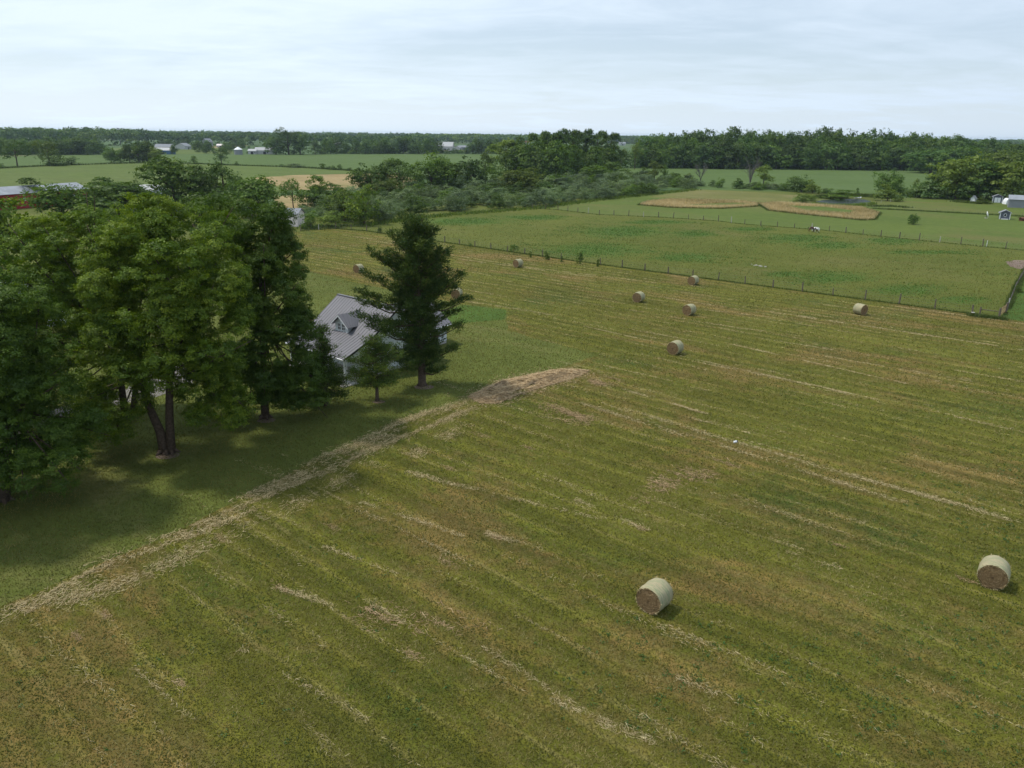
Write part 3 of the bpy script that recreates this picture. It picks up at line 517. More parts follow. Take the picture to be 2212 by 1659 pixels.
for (u, v_, r_) in [(1038, 940, .6), (230, 1330, .35), (165, 1375, .35), (965, 1215, .5), (970, 1012, .4), (720, 1140, .4), (1810, 1178, .3), (480, 1165, .5), (390, 1475, .3), (610, 1273, .4), (1140, 967, .4), (895, 1418, .35), (1500, 888, .4), (1380, 1140, .4), (2090, 1255, .3), (1070, 1160, .4)]:
    g = G(u, v_); n_ = int(90 * r_ / .4); P = g[:2] + rg.normal(size=(n_, 1)) * r_ * A2 + rg.normal(size=(n_, 1)) * r_ * .35 * B2; parts.append(strands(P, TH + rg.normal() * .3, .20, .014, rg, dz=.07, jitter=.9))
v, f = merge(parts); tag(link('old_hay', mesh_np('old_hay', v, f, L['strawred'], rg.uniform(0, .62, len(f)))), 'reddish tan patches of old hay scattered on the mown field', 'hay', kind='stuff')
# grass blades close to where the drone hovers
N = 1250000; r_ = np.exp(rg.uniform(math.log(24), math.log(230), N)); r_ = r_[rg.uniform(0, 1, N) < np.clip((235 - r_) / 150, 0, 1)]; N = len(r_); th = rg.uniform(rad(24), rad(156), N); P = np.column_stack([r_ * np.cos(th), r_ * np.sin(th)])
onhay = pip(P, hay_poly); Ph = P[onhay]; sz = .045 + np.linalg.norm(Ph, axis=1) * .0007
v, f = blades(Ph, sz * 1.25, sz * .75, rg, .8); bb = Ph @ B2; tn = np.clip(.50 + .14 * fbm(Ph, .30, 21) + .10 * fbm(Ph, 2.2, 22) + .18 * np.sin(bb * 2 * math.pi / BAND + .9 * fbm(Ph * .25, .5, 24)) + rg.normal(size=len(Ph)) * .10, 0, 1)
tag(link('grass_stubble', mesh_np('grass_stubble', v, f, L['grass'], tn)), 'short cut grass stubble covering the mown hay field', 'grass', kind='stuff')
Pl = P[~onhay]; Pl = Pl[Pl[:, 1] > 30]; sz = .04 + np.linalg.norm(Pl, axis=1) * .0006
v, f = blades(Pl, sz * 1.4, sz * .7, rg, .5); tn = np.clip(.44 + .14 * fbm(Pl, .5, 23) + rg.normal(size=len(Pl)) * .12, 0, 1)
tag(link('lawn_grass', mesh_np('lawn_grass', v, f, L['grass'], tn)), 'green lawn grass blades around the trees and the white house', 'grass', kind='stuff')
# broad-leaved weeds
cs = scatter(GP((1150, 1380), (1400, 1330), (1750, 1380), (2212, 1300), (2212, 1660), (1250, 1660)), 560, rg); cs = cs[fbm(cs, .8, 31) > -.1]
c2 = scatter(GP((60, 1350), (700, 1150), (1100, 1300), (900, 1659), (0, 1659)), 240, rg); c3 = scatter(GP((1900, 1000), (2212, 960), (2212, 1200), (1900, 1150)), 380, rg); c3 = c3[fbm(c3, .6, 32) > .1]
cs = np.vstack([cs, c2[fbm(c2, .7, 33) > .3], c3]); k = rg.integers(0, len(cs), len(cs) * 9); P = np.column_stack([cs[k] + rg.normal(size=(len(k), 2)) * .075, rg.uniform(.02, .11, len(k))])
v, f = leaf_quads(P, rg.normal(size=(len(k), 3)) * .5 + np.array([0, 0, 1]), .042, rg, .6)
tag(link('broadleaf_weeds', mesh_np('broadleaf_weeds', v, f, L['weed'], rg.uniform(0, 1, len(f)))), 'dark green broadleaf weeds dotted through the mown field', 'weeds', kind='stuff')
# rough pasture tussocks and clover patches
L['clover'] = leafmat('clover_patch', [(0, (0.030, 0.095, 0.014)), (1, (0.075, 0.17, 0.028))], trans=0.2, objvar=0)
pp = GP((960, 530), (900, 490), (1010, 462), (1200, 455), (1430, 472), (1780, 500), (2130, 535), (2212, 560), (2150, 680), (1290, 566))
P = scatter(pp, 90000, rg); K = blobfield(P) + fbm(P, .4, 42) * .3; P = P[K + rg.normal(size=len(P)) * .2 > .55]
v, f = blades(P, .13, .22, rg, 1.0); tag(link('clover_patches', mesh_np('clover_patches', v, f, L['clover'], rg.uniform(0, 1, len(f)))), 'rich green clover patches spread through the horse pasture', 'clover', kind='stuff')
P = scatter(pp, 90000, rg); K = fbm(P, .5, 41); P = P[K + rg.normal(size=len(P)) * .5 > .3]
P = P[::3]; v, f = blades(P, .10, .14, rg, .9); tag(link('pasture_tussocks', mesh_np('pasture_tussocks', v, f, L['grass'], rg.uniform(0, .7, len(f)))), 'rough uneven grass tussocks all over the horse pasture', 'grass', kind='stuff')

# tall dry grass left uncut
P = np.vstack([scatter(tanA, 18000, rg), scatter(tanB, 28000, rg)]); hol = pip(P, GP((1470, 442), (1590, 437.5), (1640, 441), (1580, 445.5), (1500, 446))) | pip(P, GP((1685, 443), (1780, 446.5), (1850, 455), (1835, 463), (1740, 457))); P = P[~hol]
v, f = blades(P, .75, .22, rg, .25); tag(link('tall_dry_grass', mesh_np('tall_dry_grass', v, f, L['tangrass'], np.clip(rg.uniform(.1, 1, len(P)) + .25 * fbm(P, .08, 44), 0, 1))), 'tall tan uncut grass left standing round the hollows in the paddock', 'grass', kind='stuff')

# ------------------------------------------------------------------ hay bales
def straw_end():
    m, t, o = new_mat('bale_end_straw'); v = objco(t); s = nd(t, 'ShaderNodeSeparateXYZ'); t.links.new(v, s.inputs[0])
    r_ = mth(t, 'SQRT', mth(t, 'ADD', mth(t, 'MULTIPLY', s.outputs[0], s.outputs[0]), mth(t, 'MULTIPLY', s.outputs[2], s.outputs[2])))
    an = mth(t, 'ARCTAN2', s.outputs[2], s.outputs[0]); cb = nd(t, 'ShaderNodeCombineXYZ'); t.links.new(mth(t, 'MULTIPLY', r_, 16.0), cb.inputs[0]); t.links.new(mth(t, 'MULTIPLY', an, 1.3), cb.inputs[1])
    n1 = noise(t, cb.outputs[0], 1.2, 6, .75, .8); n2 = noise(t, v, 9, 5, .7); h = mth(t, 'ADD', mth(t, 'MULTIPLY', n1, .65), mth(t, 'MULTIPLY', n2, .35))
    c = ramp(t, h, [(.3, (.075, .046, .021)), (.5, (.20, .132, .066)), (.72, (.40, .30, .165))]); finish(t, o, c, .95, h, 1.0, .10, .1); return m
def net_wrap():
    m, t, o = new_mat('net_wrap'); v = objco(t); m1 = nd(t, 'ShaderNodeMapping'); m1.inputs['Scale'].default_value = (.5, 5, .5); t.links.new(v, m1.inputs[0])
    n1 = noise(t, m1.outputs[0], 1.4, 5, .65); n2 = noise(t, v, 22, 4, .7)
    c = ramp(t, n1, [(.3, (.16, .21, .12)), (.42, (.29, .27, .16)), (.5, (.39, .33, .20)), (.56, (.18, .23, .12)), (.64, (.38, .33, .21))])
    c = mix(t, mrange(t, n2, .45, .7, 0, .45), c, (.30, .24, .14)); finish(t, o, c, .75, mth(t, 'ADD', mth(t, 'MULTIPLY', n1, .6), mth(t, 'MULTIPLY', n2, .4)), .7, .05, .3); return m
M['baleend'] = straw_end(); M['wrap'] = net_wrap()
def bale_meshes(seed, R=.78, W=1.34):
    rg = rnd(seed); K = 64; ys = np.linspace(-W / 2, W / 2, 13); V = []; sag = lambda t: 1 - .035 * max(0, -math.sin(t)) ** 2
    ph = rg.uniform(0, 6, 6)
    for y in ys:
        e = 1 - .055 * (abs(y) / (W / 2)) ** 4 + .012 * math.sin(y * 11 + ph[0])
        for j in range(K):
            t = 2 * math.pi * j / K; r = R * e * sag(t) * (1 + .010 * math.sin(3 * t + ph[1]) + .008 * math.sin(7 * t + ph[2] + y * 2)); V.append((r * math.cos(t), y, r * math.sin(t) + R * .97))
    n = len(ys); F = [(i * K + j, i * K + (j + 1) % K, (i + 1) * K + (j + 1) % K, (i + 1) * K + j) for i in range(n - 1) for j in range(K)]
    V = [(a_, b_, c_ ) for a_, b_, c_ in V]; wrap = mesh_np('net_wrap', np.array(V), F, M['wrap'], smooth=True); ends = []
    for s in (-1, 1):
        V = []; NR = 22
        for i in range(NR + 1):
            q = i / NR
            for j in range(K):
                t = 2 * math.pi * j / K; r = R * .945 * q * sag(t) * (1 + .02 * (q > .9) * math.sin(9 * t + ph[3])); sp = (q * 9 + t / 6.283) % 1
                bul = .035 * (1 - q ** 2) - .015 + .028 * abs(sp - .5) + rg.uniform(-.012, .012) + (.03 if q > .93 else 0) * math.sin(5 * t + ph[4])
                V.append((r * math.cos(t), s * (W / 2 + bul), r * math.sin(t)))
        F = [(i * K + j, i * K + (j + 1) % K, (i + 1) * K + (j + 1) % K, (i + 1) * K + j) for i in range(NR) for j in range(K)]
        ends.append(mesh_np('bale_end', np.array(V), F, M['baleend'], smooth=False))
    # frayed straw sticking out round both rims
    nst = 520; t = rg.uniform(0, 6.283, nst); s = rg.choice([-1, 1], nst); rr = R * rg.uniform(.84, .985, nst)
    P = np.column_stack([rr * np.cos(t), s * (W / 2 + .01), rr * np.sin(t) + R * .97]); d = np.column_stack([np.cos(t) * .4 + rg.normal(size=nst) * .5, s * rg.uniform(.1, .9, nst), np.sin(t) * .4 + rg.normal(size=nst) * .5]) * rg.uniform(.05, .13, nst)[:, None]
    sd = rg.normal(size=(nst, 3)) * .009; v = np.stack([P - sd, P + sd, P + d], 1).reshape(-1, 3)
    fr = mesh_np('frayed_straw', v, np.arange(3 * nst).reshape(-1, 3), L['straw'], rg.uniform(0, 1, nst))
    return wrap, ends, fr
BM = [bale_meshes(50 + i) for i in range(3)]
BA = math.atan2(B2[1], B2[0]) - math.pi / 2     # bale axis (local y) across the swaths
BALES = [(1412, 1312, 0, 0, 'big round hay bale nearest the camera, low in the middle of the mown field'), (2141, 1260, 4, 1, 'round hay bale nearest the right edge of the photo, standing alone'),
         (1458, 763, 0, 2, 'round bale alone below the cluster of three, in mid field'), (1488, 679, -4, 0, 'lower right bale of the cluster of three in mid field'), (1379, 651, 6, 1, 'left bale of the cluster of three in mid field, brown end toward camera'),
         (1497, 614, -2, 2, 'upper bale of the cluster of three, closest to the post fence'), (1857, 678, 68, 0, 'round bale by the straw line near the gate corner, brown end turned right'), (1119, 576, -2, 1, 'small looking round bale right of the big pine, near the row of fence shrubs'),
         (775, 588, 10, 2, 'round bale left of the big pine, beyond the house roof'), (987, 643, 24, 0, 'round bale half hidden by the right branches of the big pine')]
for i, (u, v_, da, k, lab) in enumerate(BALES):
    g = G(u, v_ + 1); t = thing('hay_bale', lab, 'hay bale', (g[0], g[1], 0), BA + rad(da), 'round hay bales on the mown field'); wr, en, fr = BM[k]
    link('net_wrap', wr, t, (0, 0, -.01)); tag(link('frayed_straw', fr, t, (0, 0, -.01)), kind='stuff')
    for e in en: link('bale_end', e, t, (0, 0, .78 * .97 - .01))

# ------------------------------------------------------------------ the white house (coordinates in the property grid)
H0 = AB(-59.6, 47.7); house = thing('farmhouse', 'white farmhouse with lilac grey metal roof and a dormer, behind the big pine', 'house', H0)
RB, RZ, BRK, ZB = 51.4, 6.73, 47.69, 4.138; a0, a1 = -69.3, -59.2
def zf(b): return ZB + .70 * (b - BRK) if b <= RB else RZ - .70 * (b - RB)
mb = MB(); wa0, wa1 = -69.0, -59.6
prof = [AB(wa1, BRK, 0.35), AB(wa1, 56.4, 0.35), AB(wa1, 56.4, zf(56.4) - .12), AB(wa1, RB, RZ - .14), AB(wa1, BRK, ZB - .12)]
mb.prism(prof, AB(wa0 - wa1, 0)); mb.build('wall', M['siding'], house)
mb = MB(); mb.abox(wa0 + .02, wa1 - .03, BRK + .02, 56.37, -.1, .35); mb.build('foundation', M['concrete'], house)
def roof_panel(name, e0, e1, r1, r0, par, nr, th=.07, mat=None):
    """e0->e1 along the eave, r0->r1 along the ridge"""
    e0, e1, r1, r0 = map(np.array, (e0, e1, r1, r0)); nrm = np.cross(e1 - e0, r0 - e0); nrm = nrm / np.linalg.norm(nrm); nrm = nrm if nrm[2] > 0 else -nrm
    mb = MB(); mb.prism([e0, e1, r1, r0], -nrm * th)
    for i in range(nr + 1):
        q = i / nr; p = e0 + (e1 - e0) * q; s = r0 + (r1 - r0) * q; x = (e1 - e0) / np.linalg.norm(e1 - e0) * .020
        mb.prism([p - x + nrm * .002, p + x + nrm * .002, s + x + nrm * .002, s - x + nrm * .002], nrm * .035)
    return mb.build(name, mat or M['metal_roof'], par)
roof_panel('roof', AB(a0, BRK, ZB), AB(a1, BRK, ZB), AB(a1, RB, RZ), AB(a0, RB, RZ), house, 22)
roof_panel('porch_roof', AB(a0 - .0, 44.1, 2.69), AB(a1, 44.1, 2.69), AB(a1, BRK - .01, ZB - .008), AB(a0, BRK - .01, ZB - .008), house, 22)
roof_panel('roof', AB(a0, 56.9, zf(56.9)), AB(a1, 56.9, zf(56.9)), AB(a1, RB + .01, RZ - .007), AB(a0, RB + .01, RZ - .007), house, 22)
mb = MB(); mb.box(AB(a0 - .03, RB - .14, RZ - .02), AB(a1 - a0 + .06, 0), AB(0, .28), (0, 0, .09)); mb.build('ridge_cap', M['metal_roof'], house)
mb = MB()   # dark rake trim along the gable
for (b0, z0, b1, z1) in ((44.1, 2.66, BRK, ZB - .03), (BRK, ZB - .03, RB, RZ - .03), (RB, RZ - .03, 56.9, zf(56.9) - .03)):
    mb.prism([AB(a1 + .003, b0, z0), AB(a1 + .003, b1, z1), AB(a1 + .003, b1, z1 - .16), AB(a1 + .003, b0, z0 - .16)], AB(.04, 0))
mb.build('rake_trim', M['trim'], house)
mb = MB(); mb.prism([AB(a1 - .10, 44.2, 2.55), AB(a1 - .10, BRK, 2.55), AB(a1 - .10, BRK, ZB - .16)], AB(-.08, 0)); mb.build('porch_gable', M['siding'], house)
mb = MB(); mb.abox(a0, a1 - .1, 44.2, 44.35, 2.4, 2.6); mb.build('porch_beam', M['white'], house)
for aa in (-59.45, -62.5, -65.5, -68.6): mb = MB(); mb.abox(aa - .08, aa + .08, 44.25, 44.41, .15, 2.4); mb.build('porch_post', M['white'], house)
mb = MB(); mb.abox(a0, a1 - .2, 44.3, BRK - .02, -.05, .15); mb.build('porch_floor', M['concrete'], house)
mb = MB(); mb.tube([AB(-59.12, 44.25, 2.62), AB(-59.2, 44.4, 2.3), AB(-59.2, 44.4, .35), AB(-58.95, 44.2, .12)], [.05] * 4, 8); mb.build('downspout', M['white'], house)
mb = MB(); mb.tube([AB(a0, 44.04, 2.62), AB(a1, 44.04, 2.62)], [.07, .07], 8); mb.build('gutter', M['white'], house)
def window(par, a, b0, b1, z0, z1, panes=2, out=.0):   # in a wall facing +a
    mb = MB(); mb.abox(a, a + .05, b0 - .07, b1 + .07, z0 - .07, z1 + .07); fr = mb.build('window', M['white'], par)
    mb = MB(); mb.abox(a + .051, a + .06, b0, b1, z0, z1); mb.build('pane', M['glass'], fr)
    mb = MB(); mb.abox(a + .061, a + .075, (b0 + b1) / 2 - .025, (b0 + b1) / 2 + .025, z0, z1); mb.abox(a + .0615, a + .0745, b0, b1, (z0 + z1) / 2 - .025, (z0 + z1) / 2 + .025); mb.build('muntin', M['white'], fr)
window(house, wa1, 49.0, 49.9, 1.2, 2.5); window(house, wa1, 52.4, 53.3, 1.2, 2.5); window(house, wa1, 51.0, 51.8, 4.1, 5.1)
# dormer
dm_b = 47.62
mb = MB(); mb.prism([AB(-65.0, dm_b, 4.0), AB(-62.85, dm_b, 4.0), AB(-62.85, dm_b, 4.98), AB(-63.925, dm_b, 5.80), AB(-65.0, dm_b, 4.98)], AB(0, 2.2)); dorm = mb.build('dormer', M['siding'], house)
for e, s in ((-65.45, 0), (-62.4, 1)):
    roof_panel('dormer_roof', AB(e, 47.22, 4.74), AB(e, 48.6, 4.74), AB(-63.925, 50.45, 5.95), AB(-63.925, 47.22, 5.95), dorm, 6, .05)
mb = MB()
for e in (-65.45, -62.4): mb.prism([AB(e, 47.19, 4.70), AB(-63.925, 47.19, 5.91), AB(-63.925, 47.19, 5.76), AB(e, 47.19, 4.57)], AB(0, .028))
mb.build('dormer_trim', M['white'], dorm)
for c in (-64.28, -63.58):
    mb = MB(); mb.abox(c - .31, c + .31, dm_b - .05, dm_b - .002, 4.22, 4.98)
    mb.abox(c - .02, c + .02, dm_b - .072, dm_b - .0505, 4.28, 4.92); mb.abox(c - .22, c + .22, dm_b - .071, dm_b - .0507, 4.58, 4.62); fr = mb.build('window', M['white'], dorm)
    mb = MB(); mb.abox(c - .22, c + .22, dm_b - .060, dm_b - .0503, 4.29, 4.91); mb.build('pane', M['glass'], dorm)
mb = MB(); mb.abox(-65.08, -62.77, dm_b - .06, dm_b - .003, 3.98, 4.10); mb.build('sill', M['white'], dorm)
# rear wing
mb = MB(); mb.prism([AB(-63.3, 56.95, .35), AB(-63.3, 56.95, 2.55), AB(-67.3, 56.95, 4.85), AB(-71.3, 56.95, 2.55), AB(-71.3, 56.95, .35)], AB(0, 5.45)); mb.build('wing_wall', M['siding'], house)
mb = MB(); mb.abox(-71.27, -63.33, 56.97, 62.37, -.1, .35); mb.build('wing_foundation', M['concrete'], house)
roof_panel('wing_roof', AB(-62.7, 55.6, 2.42), AB(-62.7, 62.8, 2.42), AB(-67.3, 62.8, 5.0), AB(-67.3, 53.6, 5.0), house, 15)
roof_panel('wing_roof', AB(-71.9, 56.6, 2.42), AB(-71.9, 62.8, 2.42), AB(-67.31, 62.8, 4.995), AB(-67.31, 56.6, 4.995), house, 15)
mb = MB(); mb.tube([AB(-62.64, 56.0, 2.36), AB(-62.64, 62.8, 2.36)], [.06, .06], 8); mb.build('gutter', M['white'], house)
mb = MB(); mb.prism([AB(-62.7, 62.83, 2.40), AB(-67.3, 62.83, 4.98), AB(-67.3, 62.83, 4.80), AB(-62.7, 62.83, 2.24)], AB(0, .03)); mb.build('rake_trim', M['trim'], house)
mb = MB(); mb.abox(-59.6 + .1, -58.7, 43.5, 45.4, -.05, .1)
st = mb.build('paving_slab', M['concrete']); tag(st, 'small concrete slab on the ground at the porch corner of the white house', 'slab')

# ------------------------------------------------------------------ generic buildings
def gable(name, label, u, v_, L_, W_, hw, hr, ang, wall, roof, cat='building', group=None, extras=None, hip=False, par=None):
    """ridge along local x; centre of the near wall foot at the photo bearing"""
    g = G(u, v_) if not isinstance(u, np.ndarray) else u; r = thing(name, label, cat, (0, 0, 0), 0, group); r.location = (g[0], g[1], 0); r.rotation_euler = (0, 0, ang)
    x, y = L_ / 2, W_ / 2; mb = MB(); mb.prism([(-x, -y, 0), (-x, y, 0), (-x, y, hw), (-x, 0, hr - .05), (-x, -y, hw)], (L_, 0, 0)); me = mesh_np('wall', np.array(mb.v), mb.f, wall); link('wall', me, r)
    mb = MB(); o_ = .35
    for s in (-1, 1):
        k = (hr - hw) / y; e = np.array([-x - o_, s * (y + o_), hw - k * o_ + .03]); mb.prism([e, e + np.array([L_ + 2 * o_, 0, 0]), (x + o_, 0, hr + .03), (-x - o_, 0, hr + .03)], (0, 0, .10))
    link('roof', mesh_np('roof', np.array(mb.v), mb.f, roof), r)
    def panel(nm, pts, mat):     # (xyz min, xyz max)
        mb = MB(); p, q = map(np.array, pts); mb.box(p, (q[0] - p[0], 0, 0), (0, q[1] - p[1], 0), (0, 0, q[2] - p[2])); return link(nm, mesh_np(nm, np.array(mb.v), mb.f, mat), r)
    for e in (extras or []): panel(*e)
    return r
# the long red barn at the left edge
pl, pr = G(0, 404.5, 6.5), G(163, 394.6, 6.5); dv = (pr - pl)[:2]; ang = math.atan2(dv[1], dv[0]); Lb = np.linalg.norm(dv) + 14
mid = (pr[:2] - dv / np.linalg.norm(dv) * Lb / 2); ev = G(0, 420.5, 4.1); dw = abs((ev[:2] - pl[:2]) @ np.array([-math.sin(ang), math.cos(ang)]))
hy = 5.2
gable('barn', 'long red barn with grey metal roof at the left edge, beyond the near trees', np.array([mid[0], mid[1], 0]), 0, Lb, hy * 2, 4.6, 6.5, ang, M['red'], M['barnroof'], 'barn',
      extras=[('window', [(Lb / 2 - 24.2 + i * 6, -hy - .05, 2.3), (Lb / 2 - 23.2 + i * 6, -hy + .02, 3.2)], M['white']) for i in range(4)])
gable('garage', 'red garage with pale roof glimpsed through the yellow green maple crowns', 110, 690, 13, 8, 3.0, 5.0, rad(8), M['red'], M['greyroof'], 'building', extras=[('door', [(-4, -4.06, 0), (-1.2, -3.98, 2.3)], M['white']), ('door', [(1.2, -4.06, 0), (4, -3.98, 2.3)], M['white'])])
gable('barn', 'low white roofed building just left of the round crowned tree at mid left', 322, 424, 11, 7, 2.6, 4.2, rad(-20), M['farwhite'], M['farwhite'], 'building')
gable('shed', 'small pale pinkish shed with grey roof at the far corner of the hay field', 624, 487, 7.2, 4.6, 3.3, 4.5, rad(-8), M['pinkwall'], M['greyroof'], 'shed', extras=[('door', [(-2, -2.35, 0), (-.9, -2.28, 2.1)], M['greyroof'])])
# buildings at the right edge
g = G(2201, 458)
def barn_door(x0, x1, y, z1, mat): return ('door', [(x0, y - .06, 0), (x1, y + .02, z1)], mat)
gable('metal_barn', 'light grey metal barn cut off by the right edge of the photo', 2224, 449, 14, 6.5, 3.0, 4.3, rad(-29), M['lightgrey'], M['barnroof'], 'barn')
sh = gable('garden_shed', 'grey storage shed with pale double doors under the right hand trees', 2153, 437.5, 3.4, 3.4, 2.3, 3.1, rad(62), M['grey'], M['lightgrey'], 'shed')
for s in (-1, 1):
    mb = MB(); mb.box((-1.76, s * .55 - .5, .1), (.05, 0, 0), (0, 1.0, 0), (0, 0, 1.9)); link('door', mesh_np('door', np.array(mb.v), mb.f, M['white']), sh)
    mb = MB(); mb.box((-1.77, s * 1.6 - .1, 0), (.06, 0, 0), (0, .2, 0), (0, 0, 2.3)); link('corner_trim', mesh_np('corner_trim', np.array(mb.v), mb.f, M['white']), sh)
ph = gable('playhouse', 'little slate grey playhouse with white corners and an oval window', 2169, 473, 2.8, 2.9, 2.0, 2.75, rad(62), M['grey'], M['lightgrey'], 'playhouse')
for s in (-1, 1): mb = MB(); mb.box((-1.46, s * 1.34 - .12, 0), (.06, 0, 0), (0, .24, 0), (0, 0, 2.1)); link('corner_trim', mesh_np('corner_trim', np.array(mb.v), mb.f, M['white']), ph)
mb = MB(); mb.prism([(-1.42, .42 * math.cos(t), 1.3 + .55 * math.sin(t)) for t in np.linspace(0, 6.283, 25)[:-1]], (-.05, 0, 0)); fr = link('window', mesh_np('window', np.array(mb.v), mb.f, M['white']), ph)
mb = MB(); mb.prism([(-1.475, .30 * math.cos(t), 1.3 + .42 * math.sin(t)) for t in np.linspace(0, 6.283, 25)[:-1]], (-.02, 0, 0)); link('pane', mesh_np('pane', np.array(mb.v), mb.f, M['glass']), fr)
mb = MB(); mb.box((-1.9, -.95, 0), (.45, 0, 0), (0, 1.9, 0), (0, 0, .2)); link('step', mesh_np('step', np.array(mb.v), mb.f, M['white']), ph)
g = G(2130, 471.5); ds = thing('satellite_dish', 'old white satellite dish tilted on a short post left of the playhouse', 'satellite dish', g)
mb = MB(); N_ = 20; V = []; F = []
for i in range(7):
    for j in range(N_): q = i / 6; t = 2 * math.pi * j / N_; V.append((1.0 * q * math.cos(t), 1.0 * q * math.sin(t), .32 * q * q))
F = [(i * N_ + j, i * N_ + (j + 1) % N_, (i + 1) * N_ + (j + 1) % N_, (i + 1) * N_ + j) for i in range(6) for j in range(N_)]
dd = link('dish', mesh_np('dish', np.array(V), F, M['white'], smooth=True), ds, (0, 0, 1.15)); dd.rotation_euler = (rad(68), 0, rad(65)); so_ = dd.modifiers.new('s', 'SOLIDIFY'); so_.thickness = .05
mb = MB(); mb.tube([(0, 0, 0), (0, 0, 1.15)], [.09, .07], 8); mb.tube([(0, 0, 1.15), (.5, -.35, 1.35)], [.03, .02], 6); link('mast', mesh_np('mast', np.array(mb.v), mb.f, M['trim']), ds)
mb = MB(); mb.prism([(.5 * math.cos(t), .5 * math.sin(t), 0) for t in np.linspace(0, 6.283, 17)[:-1]], (0, 0, .15)); link('base', mesh_np('base', np.array(mb.v), mb.f, M['concrete']), ds)
g = G(2176, 441); dg = thing('dome_greenhouse', 'small arched pale greenhouse between the storage shed and the grey barn', 'greenhouse', g, rad(84))
mb = MB(); arc = [(-1.3 * math.cos(t), 2.3 * math.sin(t) ** .8) for t in np.linspace(0, math.pi, 13)]
mb.prism([(-1.5, y, z) for y, z in arc], (3.0, 0, 0)); link('cover', mesh_np('cover', np.array(mb.v), mb.f, M['white']), dg)
mb = MB(); mb.box((-1.56, -.5, 0), (.05, 0, 0), (0, 1.0, 0), (0, 0, 1.9)); link('door', mesh_np('door', np.array(mb.v), mb.f, M['glass']), dg)
wh = gable('pump_house', 'tiny white pump house with brown roof against the dark hedge', 2102, 435.5, 1.7, 1.6, 1.3, 2.3, rad(40), M['white'], M['greyroof'], 'pump house')
gable('feed_bin', 'low rusty brown box at the right edge beside the playhouse', 2211, 477, 2.2, 1.4, .8, 1.0, rad(10), M['brown'], M['brown'], 'box')
g = G(2100.6, 681); sp_ = thing('tree_stump', 'sawn pale topped stump beside the corner gate of the pasture fence', 'stump', g)
mb = MB(); mb.tube([(0, 0, 0), (0, 0, .25), (0, 0, .42)], [.34, .28, .27], 12); link('stump_side', mesh_np('stump_side', np.array(mb.v), mb.f, M['bark']), sp_)
mb = MB(); mb.tube([(0, 0, .42), (0, 0, .44)], [.26, .26], 12); link('cut_face', mesh_np('cut_face', np.array(mb.v), mb.f, M['woodpale']), sp_)
g = G(1588, 957); uc = thing('utility_marker', 'small white and black capped pipe lying alone in the mown field', 'pipe', g, .4)
mb = MB(); mb.tube([(-.16, 0, .10), (.12, 0, .12)], [.09, .09], 12); link('pipe', mesh_np('pipe', np.array(mb.v), mb.f, M['white']), uc)
mb = MB(); mb.tube([(.12, 0, .12), (.2, 0, .12)], [.11, .10], 12); link('cap', mesh_np('cap', np.array(mb.v), mb.f, M['trim']), uc)
g = G(1628, 573); rb = rnd(3); V = []
mb = MB()
for i in range(9):
    c = rb.normal(size=2) * .8; r_ = rb.uniform(.12, .32); k = 7; mb.prism([(c[0] + r_ * math.cos(t) * rb.uniform(.7, 1.2), c[1] + r_ * math.sin(t) * rb.uniform(.6, 1), .015) for t in np.linspace(0, 6.28, k + 1)[:-1]], (0, 0, r_ * .5))
o = link('pale_stones', mesh_np('pale_stones', np.array(mb.v), mb.f, M['woodpale'])); o.location = g; tag(o, 'little patch of pale stones lying in the middle of the horse pasture', 'stones', kind='stuff')
# distant farmsteads
FB = [('blue_outbuilding', 'blue sided outbuilding with white roof on the far side of the left crop field', 357, 333, 18, 10, 4, 6.5, -5, 'blue', 'farwhite'), ('farm_shed', 'long dull pink roofed shed just behind the blue outbuilding', 357, 324.5, 22, 12, 4, 7.5, 0, 'pinkwall', 'greyroof'),
      ('farmhouse', 'pale gabled building with grey roof left of centre in the far farmyard', 397, 322.5, 16, 14, 4.5, 8, 84, 'farwhite', 'greyroof'), ('farmhouse', 'tall pale two storey farmhouse against the dark far wood on the left', 449, 317, 13, 10, 8, 12.5, 70, 'lightgrey', 'greyroof'),
      ('farm_shed', 'tiny white shed with reddish roof by the dry strip before the far wood', 478, 318.5, 12, 7, 3, 5, 5, 'farwhite', 'pinkwall'),
      ('farm_shed', 'low white roofed shed among bushes right of the round grain bin', 547, 333, 9, 7, 3.6, 5.4, 0, 'farwhite', 'farwhite'), ('farm_shed', 'wide white roofed barn half hidden by bushes left of the tallest far tree', 573, 333, 20, 9, 4.2, 7.2, 10, 'farwhite', 'farwhite'),
      ('farmhouse', 'white farmhouse with steep white roof among trees above the middle crop field', 964, 325, 22, 12, 6, 12, -10, 'farwhite', 'farwhite'), ('garage', 'small white garage with a dark doorway right of the steep white farmhouse', 988.5, 324, 10, 9, 3.4, 6, 80, 'farwhite', 'lightgrey'),
      ('farm_shed', 'pale grey low house standing right of the small white garage', 1004, 323.5, 18, 9, 4, 6.5, -5, 'lightgrey', 'greyroof'), ('farmhouse', 'white house nearly hidden in trees left of the tall far row', 835, 331, 16, 9, 4.5, 8, 10, 'farwhite', 'lightgrey'),
      ('farm_shed', 'bright white shed end peeping out between far hedge trees', 792, 321, 8, 7, 5, 7, 80, 'farwhite', 'farwhite'), ('farm_shed', 'faint white shed roof in the far hedge right of the tallest far tree', 725, 314, 20, 9, 3, 5.5, 0, 'farwhite', 'farwhite'),
      ('farm_shed', 'little white barn with brown roof left of the tall poplars', 1135, 312, 20, 10, 5, 8, 10, 'farwhite', 'brown'), ('farm_shed', 'pale distant shed seen in the gap between poplars and the right wood', 1344, 314, 16, 10, 5, 8, 0, 'farwhite', 'lightgrey')]
